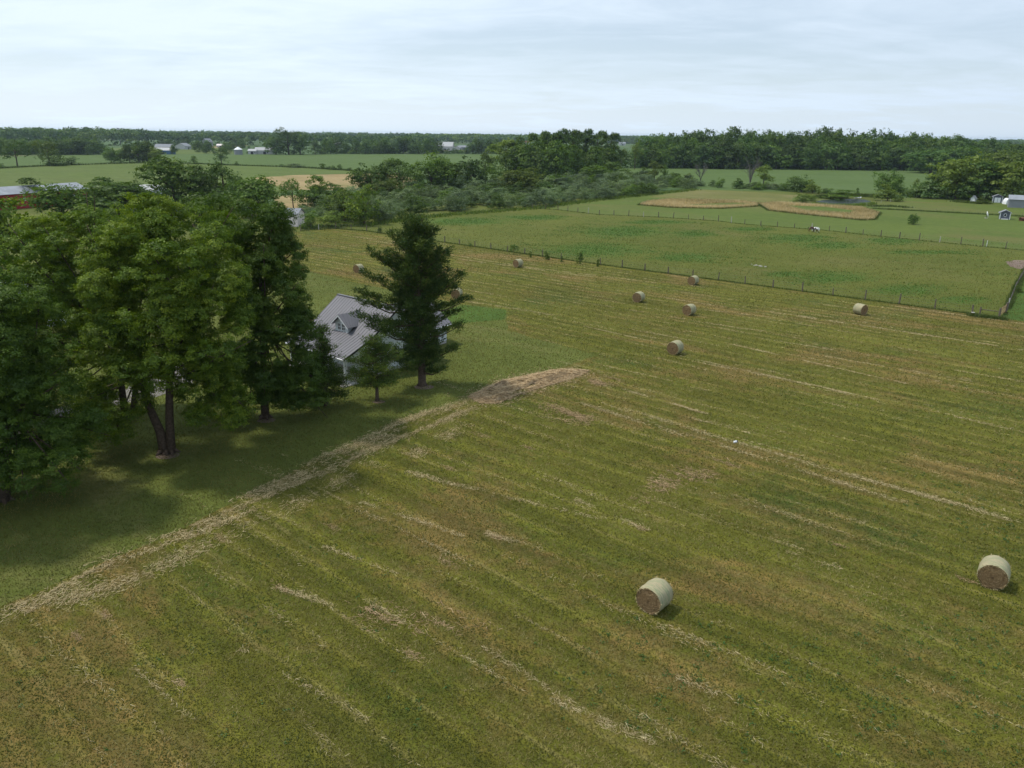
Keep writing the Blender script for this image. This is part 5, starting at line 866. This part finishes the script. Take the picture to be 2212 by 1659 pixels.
# ------------------------------------------------------------------ middle distance trees, each with its own place
TR = [
 ('broad0', 'maple', 'pale yellow green tree at the left edge behind the nearest maples', 25, 620, 434, 100), ('shrub2', 'dark', 'dark bushy tree standing in front of the red barn', 74, 446, 386, 60), ('broad1', 'dark', 'deep green tree in front of the right end of the red barn', 140, 478, 400, 84),
 ('wood1', 'mid', 'green tree right of the red barn roof with a soft rounded top', 215, 462, 385, 60), ('broad2', 'mid', 'wide pale green tree above the bright maples, left of the white roof', 262, 470, 396, 120), ('shrub1', 'mid', 'bushy green tree just left of the low white roof', 300, 455, 390, 50),
 ('broad0', 'dark', 'large round crowned tree left of centre, top against the crop field', 380, 452, 343, 92), ('shrub1', 'mid', 'spiky topped tree right of the large round crowned one', 438, 452, 362, 66), ('tall1', 'mid', 'feathery tree with loose shoots right of the spiky topped tree', 487, 455, 357, 76), ('broad1', 'dark', 'dark tree sloping down to the dry field, above the pale shed', 548, 470, 384, 84),
 ('broad2', 'dark', 'dark green tree behind the tallest dark maple', 445, 520, 420, 110), ('shrub0', 'dark', 'dark low tree at the left back of the pale shed', 580, 480, 436, 26), ('shrub1', 'dark', 'dark shrub growing against the right side of the pale shed', 672, 494, 457, 30),
 ('open0', 'mid', 'thin crooked small tree with bare stem before the dry field', 634, 452, 388, 36), ('shrub2', 'dark', 'dark spreading tree right of the thin crooked one', 681, 447, 380, 54), ('shrub0', 'dark', 'dark round tree standing before the dry field, left of the light maple', 712, 445, 393, 36),
 ('shrub0', 'dark', 'dark green upright bush at the left of the fresh green pair', 709, 470, 425, 30), ('tall0', 'light', 'fresh light green tree, left of the pair above the pasture corner', 744, 478, 411, 50), ('tall1', 'maple', 'fresh light green tree, taller right one of the pair above the pasture corner', 787, 485, 402, 56), ('shrub1', 'light', 'light green bush at the foot of the fresh green pair', 718, 490, 455, 40),
 ('broad0', 'mid', 'rounded olive green tree at the left end of the middle tree belt', 796, 425, 358, 58), ('cedar0', 'dark', 'narrow dark cedar between two round trees of the middle belt', 834, 415, 350, 26), ('tall0', 'mid', 'tall pointed green tree right of the narrow cedar', 865, 425, 345, 60), ('broad1', 'light', 'pale blue green rounded tree in front of the middle belt', 836, 436, 387, 46),
 ('shrub1', 'dark', 'spiky broad tree at the left of the highest middle crown', 903, 420, 350, 40), ('tall1', 'dark', 'highest feathery topped tree in the middle tree belt', 932, 420, 332, 62), ('broad2', 'mid', 'wide green tree right of the highest feathery one', 968, 418, 354, 60), ('broad0', 'mid', 'rounded bright topped tree in the middle belt', 1011, 416, 344, 58), ('shrub0', 'scrub', 'grey green tree in front of the rounded bright topped one', 995, 420, 370, 34),
 ('tall0', 'light', 'slim yellow green tree standing above the belt against the crop field', 1049, 400, 331, 24), ('shrub0', 'dark', 'dark tree between the slim yellow one and the poplars', 1066, 412, 358, 34), ('broad1', 'light', 'broad yellowish tree in front of the tall poplars', 1126, 420, 364, 66), ('shrub2', 'light', 'small yellowish bush below the broad yellowish tree', 1148, 418, 384, 34),
 ('shrub0', 'mid', 'round green bush in front of the poplar trunks', 1183, 410, 380, 34), ('cedar0', 'mid', 'small pointed green tree right of the round bush by the poplars', 1204, 408, 376, 22), ('broad0', 'dark', 'low dark tree below the right hand poplars', 1285, 395, 358, 50), ('broad2', 'mid', 'wide low tree at the right foot of the poplars', 1320, 388, 351, 40),
 ('pop0', 'light', 'pale leaved tall tree at the left end of the poplars', 1093, 382, 303, 46), ('tall1', 'mid', 'leaning tall tree just right of the pale leaved one', 1128, 380, 297, 40), ('pop0', 'dark', 'leftmost full poplar of the tall dark group', 1157, 382, 290, 36), ('pop0', 'dark', 'second poplar of the tall dark group, rising with a notched top', 1184, 384, 286, 36), ('pop0', 'wood', 'highest poplar of the left hand group', 1211, 384, 281, 38), ('pop0', 'dark', 'poplar closing the left hand group just before the gap', 1236, 380, 283, 32),
 ('pop0', 'wood', 'tall poplar right of the gap, its trunk showing', 1262, 376, 281, 30), ('pop0', 'dark', 'broad poplar in the middle of the right hand group', 1288, 376, 285, 38), ('pop0', 'dark', 'last tall poplar at the right end of the group', 1317, 374, 289, 34), ('open1', 'light', 'small airy tree hanging off the right end of the poplars', 1341, 364, 321, 22),
 ('open0', 'light', 'pair stemmed thin tree at the left corner of the right wood', 1371, 366, 308, 24), ('tall0', 'light', 'bright yellow green tree in the hedge left of the right crop field', 1413, 396, 350, 26), ('tall0', 'mid', 'slim green sapling right of the bright yellow green hedge tree', 1434, 396, 357, 14), ('shrub1', 'dark', 'dark hedge tree below the left corner of the right wood', 1348, 392, 363, 34), ('shrub0', 'mid', 'dark green hedge bush left of the bright yellow green tree', 1389, 394, 361, 22), ('shrub2', 'dark', 'dark spreading hedge bush right of the slim sapling', 1463, 400, 375, 26), ('shrub1', 'light', 'light green hedge bush just left of the bare stemmed tree', 1483, 402, 375, 20),
 ('shrub0', 'mid', 'bush at the foot of the larger dead tree, left side', 1591, 407, 385, 18), ('shrub1', 'mid', 'small hedge bush right of the smaller dead tree', 1553, 406, 384, 17), ('tall0', 'light', 'slim light green tree right of the larger dead tree', 1648, 406, 357, 25), ('shrub0', 'mid', 'small round hedge bush left of the two green trees by the pond', 1702, 410, 392, 18), ('shrub1', 'mid', 'loose green tree in the hedge, larger of two near the pond', 1731, 415, 378, 36), ('shrub2', 'light', 'light green bush, smaller of two hedge trees near the pond', 1755, 418, 389, 22),
 ('shrub2', 'dark', 'mounded dark shrub overhanging the back of the pond', 1813, 429, 410, 54), ('shrub0', 'light', 'pale green bush at the left end of the pond', 1728, 437, 419, 26), ('shrub1', 'light', 'low pale bush on the left bank of the pond', 1752, 434, 420, 22), ('broad1', 'mid', 'lone tree right of the pond, dark crown against the crop field', 1917, 420, 370, 40), ('shrub2', 'light', 'willowy pale bush below the lone tree by the pond', 1917, 434, 399, 36), ('cedar0', 'dark', 'tiny dark cedar on the back bank of the pond', 1851, 424, 406, 7), ('shrub0', 'dark', 'dark bush right of the lone tree by the pond', 1942, 421, 405, 18), ('shrub1', 'mid', 'round green bush left of the right hand trees', 1960, 423, 405, 18), ('open0', 'light', 'thin pale sapling at the left of the right hand trees', 1978, 424, 386, 13),
 ('broad0', 'mid', 'neat round lone bush on the open lawn right of the dry grass', 1972, 485, 463, 17),
 ('shrub2', 'mid', 'dark leafy mass at the left end of the right hand trees', 2010, 428, 377, 48), ('broad1', 'light', 'tall yellowish tree, leftmost big one of the right hand trees', 2062, 430, 336, 62), ('broad2', 'mid', 'spreading green tree in the middle of the right hand trees', 2112, 431, 350, 66), ('broad0', 'light', 'large yellow green tree behind the sheds at the right edge', 2184, 434, 350, 74), ('broad1', 'dark', 'dark tree between the two yellowish right hand trees', 2145, 428, 362, 50), ('broad2', 'light', 'light green tree higher up behind the right hand trees', 2158, 392, 327, 64), ('broad0', 'wood', 'bright tree at the right front corner of the right wood', 2010, 374, 324, 62), ('broad1', 'wood', 'green crowned tree beside the bright one at the corner of the right wood', 2067, 376, 318, 54), ('tall0', 'dark', 'dark tree top at the right edge above the yellow green one', 2192, 372, 312, 44), ('broad1', 'wood', 'dark crowned tree partly cut by the right edge of the photo', 2225, 410, 330, 50), ('shrub2', 'light', 'brownish green bush left of the storage shed', 2124, 440, 428, 22),
 ('open0', 'mid', 'thin two stemmed tree at the far left in the crop field hedge', 38, 359, 304, 46), ('open1', 'light', 'olive brown crowned tree above a dark bush in the far left hedge', 108, 357.5, 305, 47), ('shrub0', 'dark', 'dark bush under the olive brown tree in the far left hedge', 116, 358.5, 339, 38), ('shrub1', 'dark', 'low dark bush right of the olive brown tree in the far left hedge', 155, 356.5, 339, 28), ('shrub2', 'dark', 'tiny dark bush at the very left end of the crop field hedge', 3, 363.5, 353, 11),
 ('broad1', 'mid', 'left end tree of the dark hedge clump in the crop field', 241, 351, 318, 26), ('tall0', 'mid', 'second tree of the dark hedge clump in the crop field', 261, 350.5, 323, 22), ('broad2', 'dark', 'third tree of the dark hedge clump in the crop field', 281, 350.5, 313, 27), ('tall1', 'dark', 'tallest dark tree of the hedge clump in the crop field', 300, 351, 303, 34), ('broad0', 'dark', 'black green tree right of the tallest in the hedge clump', 319, 350.5, 306, 30), ('broad1', 'light', 'brownish right end tree of the hedge clump in the crop field', 337, 351, 319, 28),
 ('cedar0', 'dark', 'small dark cedar shaped bush alone in the left crop field', 420, 354.5, 337, 15), ('tall0', 'mid', 'single upright tree alone on the crop field boundary', 479, 356.5, 320, 24), ('shrub2', 'dark', 'tiny bush right of the single upright boundary tree', 510, 357.5, 349, 9), ('shrub2', 'scrub', 'wide low grey bush on the crop field boundary', 639, 362, 353.5, 36), ('shrub0', 'mid', 'little weed bush left of the wide low grey bush', 609, 360, 354, 9), ('shrub0', 'dark', 'first dark bush of the little boundary row', 696, 365, 353, 14), ('shrub1', 'dark', 'low second bush of the little boundary row', 709, 366, 359, 13), ('shrub2', 'dark', 'wider third bush of the little boundary row', 720, 367, 358, 15), ('shrub0', 'mid', 'upright fourth bush of the little boundary row', 733, 367.5, 355, 10), ('shrub1', 'dark', 'last small bush at the right of the boundary row', 754, 369, 362, 11),
 ('tall1', 'wood', 'tallest far tree rising above the horizon, left of centre', 624, 334, 278, 48), ('broad0', 'wood', 'big far tree just right of the tallest one', 649, 334, 285, 38), ('broad1', 'wood', 'rounded far tree left of the tallest one', 597, 334, 297, 34), ('tall0', 'wood', 'far tree at the right of the tall pair', 681, 333.5, 304, 22),
 ('open0', 'mid', 'ragged bush in the near pasture fence, left of the row of fence shrubs', 1110, 550, 529, 19), ('shrub1', 'dark', 'small dark fence shrub, second in the row right of the ragged one', 1146, 556, 543, 6), ('shrub1', 'dark', 'full dark fence shrub in the middle of the row', 1180, 561, 543, 13), ('shrub2', 'mid', 'low weak fence shrub between the two full dark ones', 1214, 566, 553, 7), ('tall0', 'dark', 'tallest dark fence shrub in the row', 1251, 570, 546, 13), ('shrub0', 'dark', 'narrow fence shrub at the right end of the row', 1292, 576, 560, 7), ('shrub0', 'mid', 'tiny tuft against a post at the left of the fence shrub row', 1016, 534, 524, 6), ('shrub1', 'mid', 'small bush by the pasture corner left of the big pine', 821, 504, 489, 9), ('shrub0', 'brown' if False else 'light', 'small bush beside the fence at the right edge above the gate', 2200, 632, 617, 13),
]
random.seed(4)
FILL = [(1112, 386, 318, 56), (1142, 388, 312, 60), (1172, 390, 308, 58), (1200, 390, 306, 60), (1228, 388, 314, 54), (1256, 384, 330, 44), (1284, 382, 318, 46), (1310, 380, 322, 44)]
for i, (u, vb, vt, wu) in enumerate(FILL): tree_uv('tree', ('wood%d' % (i % 3)), 'dark', 'dark leafy tree filling the base of the tall poplar group', u, vb, vt, wu, 'tree', 'dark trees among the poplars')
for (k, lf, lab, u, vb, vt, wu) in TR:
    wu *= 1.45 if k == 'pop0' else (1.22 if wu > 20 and vb > 370 else 1.0)
    is_sh = ('bush' in lab or 'shrub' in lab or 'tuft' in lab); tree_uv('shrub' if is_sh else ('poplar_tree' if 'poplar' in lab.split(',')[0] and k == 'pop0' else ('cedar_tree' if k == 'cedar0' else 'tree')), k, lf, lab, u, vb, vt, wu, 'shrub' if is_sh else 'tree')
# dead trees
def dead_tree(label, u, vb, vt, wu, seed):
    g = G(u, vb); h = atY(u, vt, g[1])[2]; R_ = wu * np.linalg.norm(g) / FD / 2; rg = rnd(seed); t = thing('dead_tree', label, 'tree', (g[0], g[1], 0)); mb = MB(); tw = MB()
    for s in range(4):
        az = s * 1.7 + rg.uniform(0, 1); p = np.array([0, 0, h * .08]); q = np.array([math.cos(az) * R_ * .35, math.sin(az) * R_ * .35, h * .55]); mb.tube([(0, 0, 0), p, q], [.28, .22, .13], 6)
        for b in range(7):
            a2 = az + rg.normal() * .8; f_ = rg.uniform(.3, 1); s0 = p + (q - p) * f_; e = s0 + np.array([math.cos(a2) * R_ * .6, math.sin(a2) * R_ * .6, h * rg.uniform(.15, .45)]); e[2] = min(e[2], h); m_ = (s0 + e) / 2 + rg.normal(size=3) * .2; tw.tube([s0, m_, e], [.09, .06, .03], 4)
            for c in range(4): s1 = m_ + (e - m_) * rg.uniform(-.3, 1); d = rg.normal(size=3) * R_ * .22; d[2] = abs(d[2]) + .5; tw.tube([s1, s1 + d * .6, s1 + d], [.045, .035, .02], 3)
    link('trunk', mesh_np('trunk', np.array(mb.v), mb.f, M['barkdead']), t); link('branches', mesh_np('branches', np.array(tw.v), tw.f, M['barkdead']), t)
dead_tree('larger leafless grey tree in front of the right wood', 1619, 404, 329, 46, 5); dead_tree('smaller leafless grey tree in the hedge at the scrub end', 1513, 393, 350, 30, 6)

# ------------------------------------------------------------------ grey green scrub belt
random.seed(9); rs = rnd(77)
scrub = GP((650, 472), (700, 482), (745, 484), (815, 480), (870, 471), (1000, 458), (1080, 451), (1150, 449), (1230, 441), (1320, 429), (1380, 424), (1500, 407), (1480, 398), (1300, 388), (1170, 402), (1000, 408), (900, 418), (830, 430), (690, 440))
pts = []
for p in scatter(scrub, 4000, rs):
    if all(np.linalg.norm(p - q) > 4.0 for q in pts): pts.append(p)
    if len(pts) > 250: break
print('scrub', len(pts))
LSC = {'scrub': 'mounded grey green olive shrub', 'mid': 'fresh green shrub among the grey ones', 'dark': 'dark green shrub among the grey ones'}
def ZS(p):
    q = np.array([p[0], p[1], -HCAM]); z = q @ _f; u = 1106 + FD * (q @ _R) / z
    return ', left end of the scrub belt' if u < 830 else ', in the scrub behind the big pine top' if u < 990 else ', middle of the scrub belt' if u < 1160 else ', in the scrub below the poplars' if u < 1320 else ', right end of the scrub belt'
for p in pts:
    lf = 'scrub' if rs.uniform() < .72 else ('mid' if rs.uniform() < .6 else 'dark'); h = rs.uniform(3.0, 6.2)
    place_tree('olive_shrub', 'shrub%d' % rs.integers(0, 3), lf, LSC[lf] + ZS(p), p[0], p[1], h, h * rs.uniform(1.05, 1.45), 'shrub', 'shrubs of the scrub belt', trunk=False)
# low hedge below the dead trees, up to the pond
for i in range(34):
    u = rs.uniform(1500, 1790); vb = 402 + (u - 1500) / 290 * 14 + rs.uniform(-2, 2); tree_uv('hedge_shrub', 'shrub%d' % rs.integers(0, 3), 'mid' if rs.uniform() < .5 else 'scrub', 'low shrub in the hedge ' + ('left of the larger dead tree' if u < 1610 else 'between the dead tree and the pond'), u, vb, vb - rs.uniform(7, 15), rs.uniform(14, 26), 'shrub', 'shrubs of the hedge toward the pond', trunk=False)
for i in range(12):
    u = rs.uniform(1945, 2110); vb = 425 + (u - 1945) / 165 * 5; tree_uv('hedge_shrub', 'shrub%d' % rs.integers(0, 3), 'dark', 'dark shrub in the hedge at the foot of the right hand trees', u, vb, vb - rs.uniform(10, 16), rs.uniform(20, 30), 'shrub', 'shrubs at the foot of the right hand trees', trunk=False)

# ------------------------------------------------------------------ woods
PR = [(1330, 303), (1345, 301), (1383, 294), (1413, 289), (1480, 285), (1512, 281), (1548, 279), (1575, 278), (1648, 282), (1714, 285), (1781, 277), (1828, 282), (1923, 285), (1987, 288), (2031, 291), (2097, 295), (2142, 303), (2200, 312), (2300, 318)]
G0, G1 = G(1352, 363), G(2240, 371); cnt = 0
for row in range(5):
    for i in range(38):
        q = (i + rs.uniform(-.35, .35) + (row % 2) * .5) / 38; p = G0 + (G1 - G0) * q; y = p[1] + 4 + row * 11 + rs.uniform(-3, 3); x = p[0] * y / p[1]
        if row and q < .03: continue
        u = 1106 + FD * x / math.hypot(y, 0) * .99; uu = 1352 + (2240 - 1352) * q; vt = np.interp(uu, [a_[0] for a_ in PR], [a_[1] for a_ in PR]); hfull = atY(uu, vt, y)[2]
        h = hfull * [.60, .74, .85, .95, 1.0][row] * rs.uniform(.84, 1.04 if row > 2 else 1.14); wd_ = rs.uniform(12, 20)
        lf_ = 'wood' if rs.uniform() < .7 else ('mid' if rs.uniform() < .6 else 'dark')
        place_tree('woodland_tree', 'wood%d' % rs.integers(0, 3), lf_, ('front row tree at the field edge, ' if row == 0 else 'tall tree behind the front rows, ' if row > 2 else 'tree in the middle rows, ') + ('left third' if q < .33 else 'middle third' if q < .66 else 'right third') + ' of the right hand wood', x, y, h, wd_, 'tree', 'trees of the right hand wood', trunk=row == 0); cnt += 1
# far left row behind the crop field
for i in range(34):
    q = (i + rs.uniform(-.3, .3)) / 34; u = -90 + 320 * q; vb = 335.5 - 1.0 * q + rs.uniform(-3, 0)
    tree_uv('woodland_tree', 'wood%d' % rs.integers(0, 3), 'wood' if rs.uniform() < .5 else 'mid', 'rounded tree before the far left wood, ' + ('nearest the left edge' if q < .5 else 'behind the thin two stemmed tree' if q < .72 else 'near the open gap of field'), u, vb, np.interp(u, [-90, 0, 40, 90, 160, 230], [300, 301, 304, 303, 296, 306]) + rs.uniform(-4, 8), rs.uniform(24, 40), 'tree', 'trees before the far left wood', trunk=False)
# hedge row beyond the middle crop field
for i in range(64):
    q = (i + rs.uniform(-.3, .3)) / 64; u = 690 + 400 * q; vb = 332.5 + rs.uniform(-1.2, .5); tall = rs.uniform() < .42 or 860 < u < 905 or u > 1015
    if 940 < u < 1012 and tall: tall = rs.uniform() < .2
    tree_uv('hedge_tree', ('wood%d' % rs.integers(0, 3)) if tall else 'shrub%d' % rs.integers(0, 3), 'wood' if rs.uniform() < .7 else 'mid', ('tall tree' if tall else 'low bush') + ' in the far hedge beyond the middle crop field, ' + ('left part' if q < .33 else 'middle part' if q < .66 else 'right part near the poplars'), u, vb, vb - (rs.uniform(22, 36) if tall else rs.uniform(6, 14)), rs.uniform(14, 30) if tall else rs.uniform(8, 18), 'tree', 'trees of the far hedge row', trunk=tall)
for i in range(44):   # farmyard trees, left
    u = rs.uniform(340, 600); vb = rs.uniform(316, 334); big = rs.uniform() < .45
    if 345 < u < 370 or 385 < u < 405 or 508 < u < 523 or (556 < u < 588 and vb > 328): vb = min(vb, 317)
    tree_uv('farmyard_tree', ('wood%d' % rs.integers(0, 3)) if big else 'shrub%d' % rs.integers(0, 3), 'wood' if rs.uniform() < .6 else 'mid', ('leafy tree' if big else 'small bush') + (' beside the blue outbuilding' if u < 400 else ' near the tall pale far farmhouse' if u < 490 else ' round the grain bin farmyard'), u, vb, vb - (rs.uniform(12, 24) if big else rs.uniform(4, 9)), rs.uniform(10, 24) if big else rs.uniform(6, 14), 'tree', 'trees of the far farmyards', trunk=False)
# distant woods: masses nobody could count
def wood_mass(name, label, spans, hgt, seed, leafn=90, ls=1.4, cw=14, dens=1.0, rows=4, rowd=26, leaf='wood'):
    rg = rnd(seed); Ps = []; Ns = []; Ts = []
    for (u0, v0, u1, v1, hs) in spans:
        A_, B_ = G(u0, v0), G(u1, v1); L_ = np.linalg.norm(B_ - A_); n_ = int(L_ / cw * dens)
        for r_ in range(rows):
            for i in range(n_):
                p = A_ + (B_ - A_) * (i + rg.uniform(0, 1)) / n_; y = p[1] + r_ * rowd + rg.uniform(-8, 8); x = p[0] * y / p[1]; h = hgt * hs * rg.uniform(.78, 1.08) * (.8 + .2 * min(1, r_ / 2)); w_ = cw * rg.uniform(.45, .75)
                d = dirs(leafn, rg); d[:, 2] = d[:, 2] * .5 + .5 if r_ else np.abs(d[:, 2]) * 1.0; k = leafn
                q = d * np.array([w_, w_, h * .5]) * rg.uniform(.8, 1.08, (k, 1)); zc = h * .5 if r_ else h * .5
                q2 = dirs(k // 2, rg) * np.array([w_, w_, h * .48]) if r_ == 0 else np.zeros((0, 3))
                PP = np.vstack([q + [0, 0, zc], q2 + [0, 0, h * .48]]) + [x, y, 0]; NN = np.vstack([d, q2 / (np.linalg.norm(q2, axis=1, keepdims=True) + 1e-6) if len(q2) else q2]); Ps.append(PP); Ns.append(NN + rg.normal(size=NN.shape) * .5); Ts.append(np.clip(rg.uniform(.1, .8) + rg.normal(size=len(PP)) * .15, 0, 1))
    P = np.vstack(Ps); N = np.vstack(Ns); T = np.concatenate(Ts); ok = P[:, 2] > .2; v, f = leaf_quads(P[ok], N[ok], ls, rg, .8); print(name, len(f))
    tag(link(name, mesh_np(name, v, f, L[leaf], T[ok])), label, 'woods', kind='stuff')
wood_mass('distant_woods', 'long dark wood behind the left crop fields and farmyards', [(-160, 316, 230, 315, 1.05), (230, 314.5, 380, 313, 1.0), (380, 313, 560, 314, .90), (560, 315, 720, 316, .86), (700, 317, 935, 318, .84)], 25, 301, 110, 1.7, 15, 1.0, 4, 24)
wood_mass('distant_woods', 'blue green wooded country in the middle far distance', [(890, 309, 1180, 311, .95), (500, 303, 620, 304, .8), (1330, 309, 1420, 310, .9), (-250, 305, 300, 303, 1.1)], 24, 302, 80, 2.6, 20, 1.0, 5, 40)
wood_mass('distant_woods', 'low wooded ridge line along the horizon', [(-300, 292.5, 2500, 322.5, .9)], 21, 303, 50, 6.5, 42, 1.0, 6, 160)
wood_mass('distant_woods', 'wooded land behind the far end of the right wood', [(2120, 318, 2450, 322, 1.0), (900, 300, 2400, 315, .95)], 22, 304, 60, 3.6, 30, .9, 5, 60)
wood_mass('distant_woods', 'faint farthest wooded ridge on the horizon', [(-500, 285.0, 2700, 315.5, 1.0)], 17, 305, 30, 14, 110, 1.0, 3, 400)

# ------------------------------------------------------------------ the air
hm, ht, ho = new_mat('haze_air'); pv = nd(ht, 'ShaderNodeVolumePrincipled'); pv.inputs['Color'].default_value = (0.70, 0.85, 1.0, 1); pv.inputs['Density'].default_value = 0.00006; pv.inputs['Anisotropy'].default_value = 0.3
ht.links.new(pv.outputs[0], ho.inputs['Volume'])
mb = MB(); mb.box((-9600, -9600, -1), (19200, 0, 0), (0, 19200, 0), (0, 0, 39)); hzo = mb.build('haze', hm); tag(hzo, 'thin pale summer haze over the fields', 'haze', kind='stuff')
